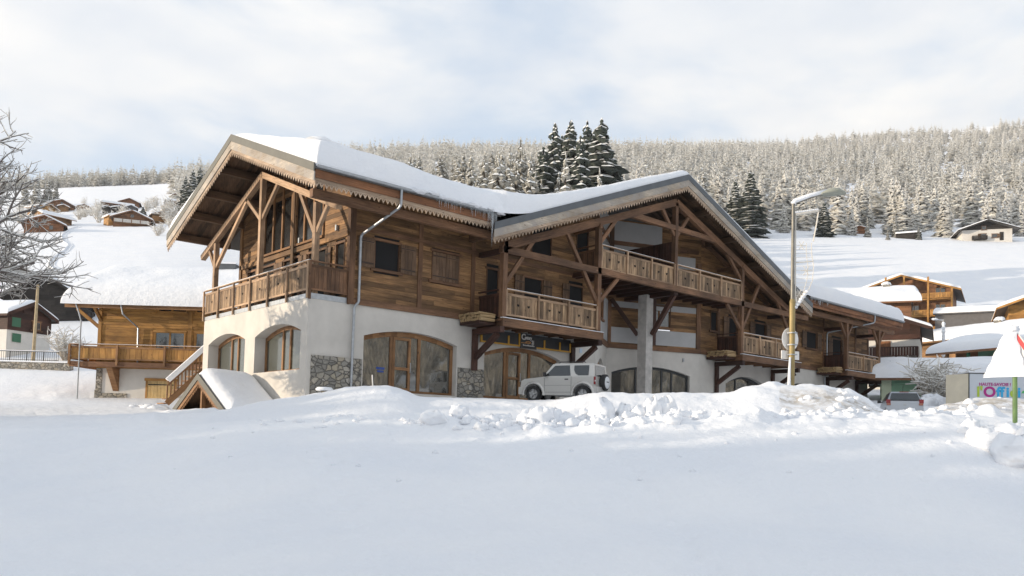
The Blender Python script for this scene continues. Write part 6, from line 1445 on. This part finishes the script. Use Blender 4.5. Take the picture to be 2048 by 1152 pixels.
MO = empty('light_motif', lb+Vector((0, 0, 0)), -YAW, 'frosted wire Christmas light decoration hanging from the street lamp pole', 'decoration')
m_ = MB(); Yp = -.0
outer = [(.07, 6.35), (.35, 6.40), (.90, 6.52), (.84, 6.1), (.72, 5.4)]; low = [(.66, 5.35), (.66, 5.0), (.74, 4.5), (.70, 4.0), (.52, 3.55), (.28, 3.2), (.08, 3.0)]
tb = lambda pts, r: m_.tube([(x, Yp, z) for x, z in pts], r*1.15, 5)
tb(outer[:3], .045); tb(outer[2:], .022); tb(low, .012); tb([(x*.72, z) for x, z in low], .010); tb([(.09, 6.35), (.10, 4.6), (.10, 3.0)], .018); tb([(.1, 4.62), (.74, 4.70)], .018)
for k in range(14): z_ = 3.15+k*.15; tb([(.10, z_), (min(.70, .12+(z_-3.05)*.62), z_+.03)], .006)
tb([(.5, 3.62), (.32, 3.30), (.1, 3.05)], .05); tb([(.12, 3.0), (.12, 3.4)], .04)
for (cx, cz, r) in ((.30, 5.25, .17), (.48, 4.35, .2), (.24, 3.55, .15)):
    for k in range(3): a = math.pi*k/3; tb([(cx-r*math.cos(a), cz-r*math.sin(a)), (cx+r*math.cos(a), cz+r*math.sin(a))], .011)
m_.build('wire_frame', FW, MO)
m_ = MB()
for k in range(12): x = .08+.07*k; blob(m_, (x, 0, 6.40+.12*k/11+.03), .055, k)
m_.build('top_frost', SNOW, MO, smooth=True); m_ = MB()
for k in range(7): t = k/6; blob(m_, (.5-.4*t, 0, 3.60-.56*t), .08, k+20)
m_.build('lower_frost', SNOW, MO, smooth=True)
WSN = plain('frosted_sign_back', (.80, .78, .75), .6, nscale=4, namp=.12)
RS = empty('round_sign', lb+FH.to_3d()*0.0, -YAW+rad(28), 'round frosted road sign seen from behind on the ochre lamp pole', 'road sign')
m_ = MB(); m_.lathe((.08, .16, 1.92), [(.001, -.012), (.395, -.012), (.41, 0), (.395, .012), (.001, .012)], 32, 'y'); m_.build('disc', WSN, RS)
m_ = MB(); m_.box((-.13, -.13, 2.10), (.13, .16, 2.14)); m_.box((-.13, -.13, 1.68), (.13, .16, 1.72)); m_.build('bracket', ZINC, RS)
m_ = MB(); m_.box((.16, .12, 1.82), (.27, .147, 2.06)); m_.build('clamp_plate', FASCW, RS)
PS = empty('plate_sign', lb, -YAW+rad(22), 'small rectangular frosted plate below the round sign on the lamp pole', 'road sign')
m_ = MB(); m_.box((-.34, .13, 1.20), (.44, .155, 1.50)); bevel(m_.build('plate', WSN, PS), .03); m_ = MB(); m_.box((-.13, -.13, 1.33), (.13, .13, 1.37)); m_.build('bracket', ZINC, PS)
m_ = MB(); m_.tube([(-.16, -.06, .0), (-.15, -.05, .6), (-.13, -.06, 1.25)], .07, 7, r1=.035); m_.build('hanging_snow', SNOW, PS, smooth=True)
# triangular sign at the right edge
tb_ = ond(2030, 822, 15.0); TS = empty('triangular_sign', tb_, -YAW-rad(46), 'triangular warning sign plastered with snow on a green post at the right edge', 'road sign')
m_ = MB(); m_.tube([(0, 0, -.8), (0, 0, 1.35)], .042, 12); m_.build('post', plain('green_post', (.16, .26, .09), .5, nscale=5, namp=.2), TS)
def tri(r, cz): return [(math.sin(a)*r, -.045, cz+math.cos(a)*r) for a in (0, 2*math.pi/3, 4*math.pi/3)]
m_ = MB(); m_.prism(tri(.60, .98), (0, .02, 0)); o = m_.build('plate', plain('sign_face_white', (.72, .70, .66), .5), TS)
m_ = MB(); T0, T1 = tri(.565, .98), tri(.43, .98)
for k in range(3):
    j = (k+1) % 3; m_.prism([Vector(T0[k])+Vector((0, -.003, 0)), Vector(T0[j])+Vector((0, -.003, 0)), Vector(T1[j])+Vector((0, -.003, 0)), Vector(T1[k])+Vector((0, -.003, 0))], (0, -.003, 0))
m_.build('red_border', plain('sign_red', (.60, .02, .03), .4), o)
m_ = MB(); P = []
for i in range(17):
    row = []
    for j in range(13):
        f = i/16; z_ = .64+f*.93; hw_ = max((1-f)*.40+.07, .12 if f < .97 else .07); xl, xr = -hw_-.05, hw_*(.50 if f < .9 else .9)-.02; t = j/12; x = xl+(xr-xl)*t
        th_ = .075*math.sin(math.pi*min(.97, max(.03, t)))**.5*math.sin(math.pi*min(.97, max(.05, f)))**.3+.07*float(fbm(np.array([x*9]), np.array([z_*9]), 3, 5)[0])
        row.append(Vector((x+.012*math.sin(f*23), -.052-max(th_, .004), z_)))
    P.append(row)
m_.grid(P); R0 = [Vector((p.x, -.04, p.z)) for p in [P[0][j] for j in range(13)]]; m_.grid([R0, P[0]]); m_.grid([[Vector((P[i][0].x, -.04, P[i][0].z)) for i in range(17)], [P[i][0] for i in range(17)]]); m_.grid([[P[i][12] for i in range(17)], [Vector((P[i][12].x, -.04, P[i][12].z)) for i in range(17)]])
m_.build('plastered_snow', SNOW, TS, smooth=True)
m_ = MB(); blob(m_, (-.03, -.06, 1.55), .12, 4, fl=(1.05, .8, .6)); m_.build('top_snow', SNOW, TS, smooth=True)
# slim lamp standards by the shops
for (px, yt, yb, D, lab) in ((1888, 640, 710, 78, 'snow-crusted slim street post before the long brown building'),):
    p = ond(px, yb, D); e = empty('slim_post', p, -YAW, lab, 'post'); h = D*(yb-yt)/FPX
    m_ = MB(); m_.tube([(0, 0, -.5), (0, 0, h)], .07, 8); m_.build('pole', GPOLE, e); m_ = MB(); [blob(m_, (-.05, 0, h*k/9), .20, k, fl=(.8, .8, 1.2)) for k in range(9)]; m_.build('snow_crust', SNOW, e, smooth=True); m_ = MB(); m_.beam((0, 0, h), (-1.0, 0, h+.05), .06, .06); blob(m_, (-.9, 0, h+.08), .2, 3, fl=(1.6, .8, .5)); m_.build('lamp_arm', SNOW, e)

# ------------------------------------------------------------------ clods of snow along the plough banks
cm = MB(); rg = random.Random(4)
def clod(px, D, r, fl=(1, 1, .8), sink=.35, seed=None): p = spot(px, D); blob(cm, (p.x, p.y, p.z+r*(.5-sink)), r, seed if seed is not None else rg.random(), sub=3, fl=fl)
for k in range(190): clod(rg.uniform(930, 1360), rg.gauss(17.1, .45), rg.uniform(.03, .17)*rg.uniform(.6, 1), fl=(rg.uniform(.8, 1.4), rg.uniform(.8, 1.2), rg.uniform(.6, 1.1)), sink=.42)
for px, D, r, f in ((985, 17, .22, 1), (1008, 17.2, .24, .9), (1060, 17.0, .30, .9), (1085, 16.8, .26, .9), (1110, 17.1, .28, 1), (1135, 17, .22, .9), (1205, 17.1, .32, 1.1), (1250, 17.2, .2, 1.1), (1278, 17.1, .18, 1), (1307, 17.2, .27, 1.3), (1335, 17.3, .26, 1.2), (920, 17, .22, .8), (870, 16.6, .3, .6)): clod(px, D, r, (1, .9, f))
for k in range(110): clod(rg.uniform(1350, 1960), rg.gauss(17.3, .45), rg.uniform(.03, .12), (1.2, 1, .8), sink=.42)
for k in range(60): clod(rg.uniform(520, 940), rg.gauss(17.0, .5), rg.uniform(.02, .09), (1.3, 1, .7), sink=.45)
for px, D, r, f in ((1965, 14.2, .26, .7), (1998, 13.8, .34, .65), (2042, 13.4, .46, .7), (2015, 14.8, .26, .7), (1945, 15.5, .16, .7), (2080, 13.8, .4, .8), (2045, 14.8, .25, .8), (1978, 14.9, .18, .7), (1930, 14.8, .12, .7)): clod(px, D, r, (1.2, 1, f))
for k in range(34): clod(rg.uniform(1600, 2040), rg.gauss(23.3, .7), rg.uniform(.04, .15), sink=.5)
for k in range(26): clod(rg.uniform(300, 2048), rg.uniform(12, 16.5), rg.uniform(.02, .06), sink=.5)

for k in range(14): clod(rg.uniform(265, 345), rg.uniform(36, 42), rg.uniform(.1, .3), (1.4, 1.2, .6), sink=.5)
for k in range(12): clod(rg.uniform(1850, 1960), rg.uniform(49, 53), rg.uniform(.3, .7), (1.1, 1, .8))
co = cm.build('snow_clods', SNOWC, None, smooth=True); tag(co, 'broken clods of ploughed snow along the banks', 'snow', kind='stuff')

# ------------------------------------------------------------------ unseen: spruces added to shade the bank, and the wood mirrored in the shop glass
def wood_mass(name, pts, label, arrs, mats, hs, seed):
    rgn = np.random.default_rng(seed); V_, F_, M_ = [], [], []; nv = 0
    for (x, y), h in zip(pts, hs):
        V, F, Mi = arrs[rgn.integers(len(arrs))]; a = rgn.random()*6.28; w = h*rgn.uniform(.9, 1.4); ca, sa = math.cos(a), math.sin(a)
        V_.append(np.stack([(V[:, 0]*ca-V[:, 1]*sa)*w+x, (V[:, 0]*sa+V[:, 1]*ca)*w+y, V[:, 2]*h+gz(x, y)-.3], -1)); F_.append(F+nv); M_.append(Mi); nv += len(V)
    o = bpy.data.objects.new(name, np_mesh(name, np.concatenate(V_), np.concatenate(F_), mats, np.concatenate(M_), smooth=False)); C.objects.link(o); tag(o, label, 'wood', kind='stuff')
DEN = [spruce_arrays(60+k, 18, 11, .24, .8, .45) for k in range(3)]
rgn = np.random.default_rng(3); pts, hs = [], []
for k in range(186):
    t = (k % 62)/61; row = k//62; x, y = -43-3.2*row+rgn.normal(0, .8), -29+t*49+row*.3+rgn.normal(0, .3); pts.append((x, y))
    top = 7.9 if y < 3.0 else (6.5 if y < 9.5 else 7.9); hs.append(max(4, rgn.normal(top, .55)+row*.5-gz(x, y)))  # added treetops shaped so their shadow covers the slope and leaves crests lit
wood_mass('added_shade_spruces', pts, 'unseen row of spruces added beyond the left edge to shade the bank', DEN, [GREEN, TREESNOW], hs, 5)
pts, hs = [], []
for k in range(1500):
    x, y = rgn.uniform(-10, 190), rgn.uniform(-175, -72); pts.append((x, y)); hs.append(rgn.uniform(2.5, 6.5))
WARMF = plain('winter_twigs_warm', (.27, .245, .20), .9, nscale=1.5, namp=.3); WARMS = plain('winter_scrub', (.50, .465, .40), .9, nscale=.6, namp=.3)
def scrub(seed):
    r_ = np.random.default_rng(seed); V, F, Mi = [], [], []
    for k in range(60):
        a, t, l = r_.random()*6.28, r_.random()*.55, .6+.4*r_.random(); d_ = np.array([math.cos(a)*t, math.sin(a)*t, 1]); b0 = np.array([math.cos(a)*.05, math.sin(a)*.05, 0]); s = np.array([-math.sin(a), math.cos(a), 0])*.028; k0 = len(V)
        m = b0+d_*l*(.2+.5*r_.random()); V += [m-s, m+s, b0+d_*l]; F.append((k0, k0+1, k0+2)); Mi.append(int(r_.random() < .45)); k0 += 3; V += [b0-s*.6, b0+s*.6, m+d_*.1]; F.append((k0, k0+1, k0+2)); Mi.append(0)
    return np.array(V), np.array(F), np.array(Mi)
wood_mass('opposite_wood', pts, 'frosted wood on the slope across the road behind the viewer', [scrub(1), scrub(2), scrub(3)], [WARMF, WARMS], hs, 6)

# ------------------------------------------------------------------ thin winter haze over the valley
hb = MB(); hb.box((-1900, -1900, -60), (1900, 1900, 640)); hz_m = bpy.data.materials.new('haze'); hz_m.use_nodes = True; _n = hz_m.node_tree; _n.nodes.clear()
_o = nn(_n, 'ShaderNodeOutputMaterial'); _v = nn(_n, 'ShaderNodeVolumePrincipled'); _v.inputs['Color'].default_value = (.93, .95, 1, 1); _v.inputs['Density'].default_value = 0.00014; _v.inputs['Anisotropy'].default_value = 0.2
_n.links.new(_v.outputs[0], _o.inputs['Volume']); ho = hb.build('haze', hz_m); ho["kind"] = "stuff"; ho["label"] = "thin pale winter haze in the valley air"; ho["category"] = "haze"
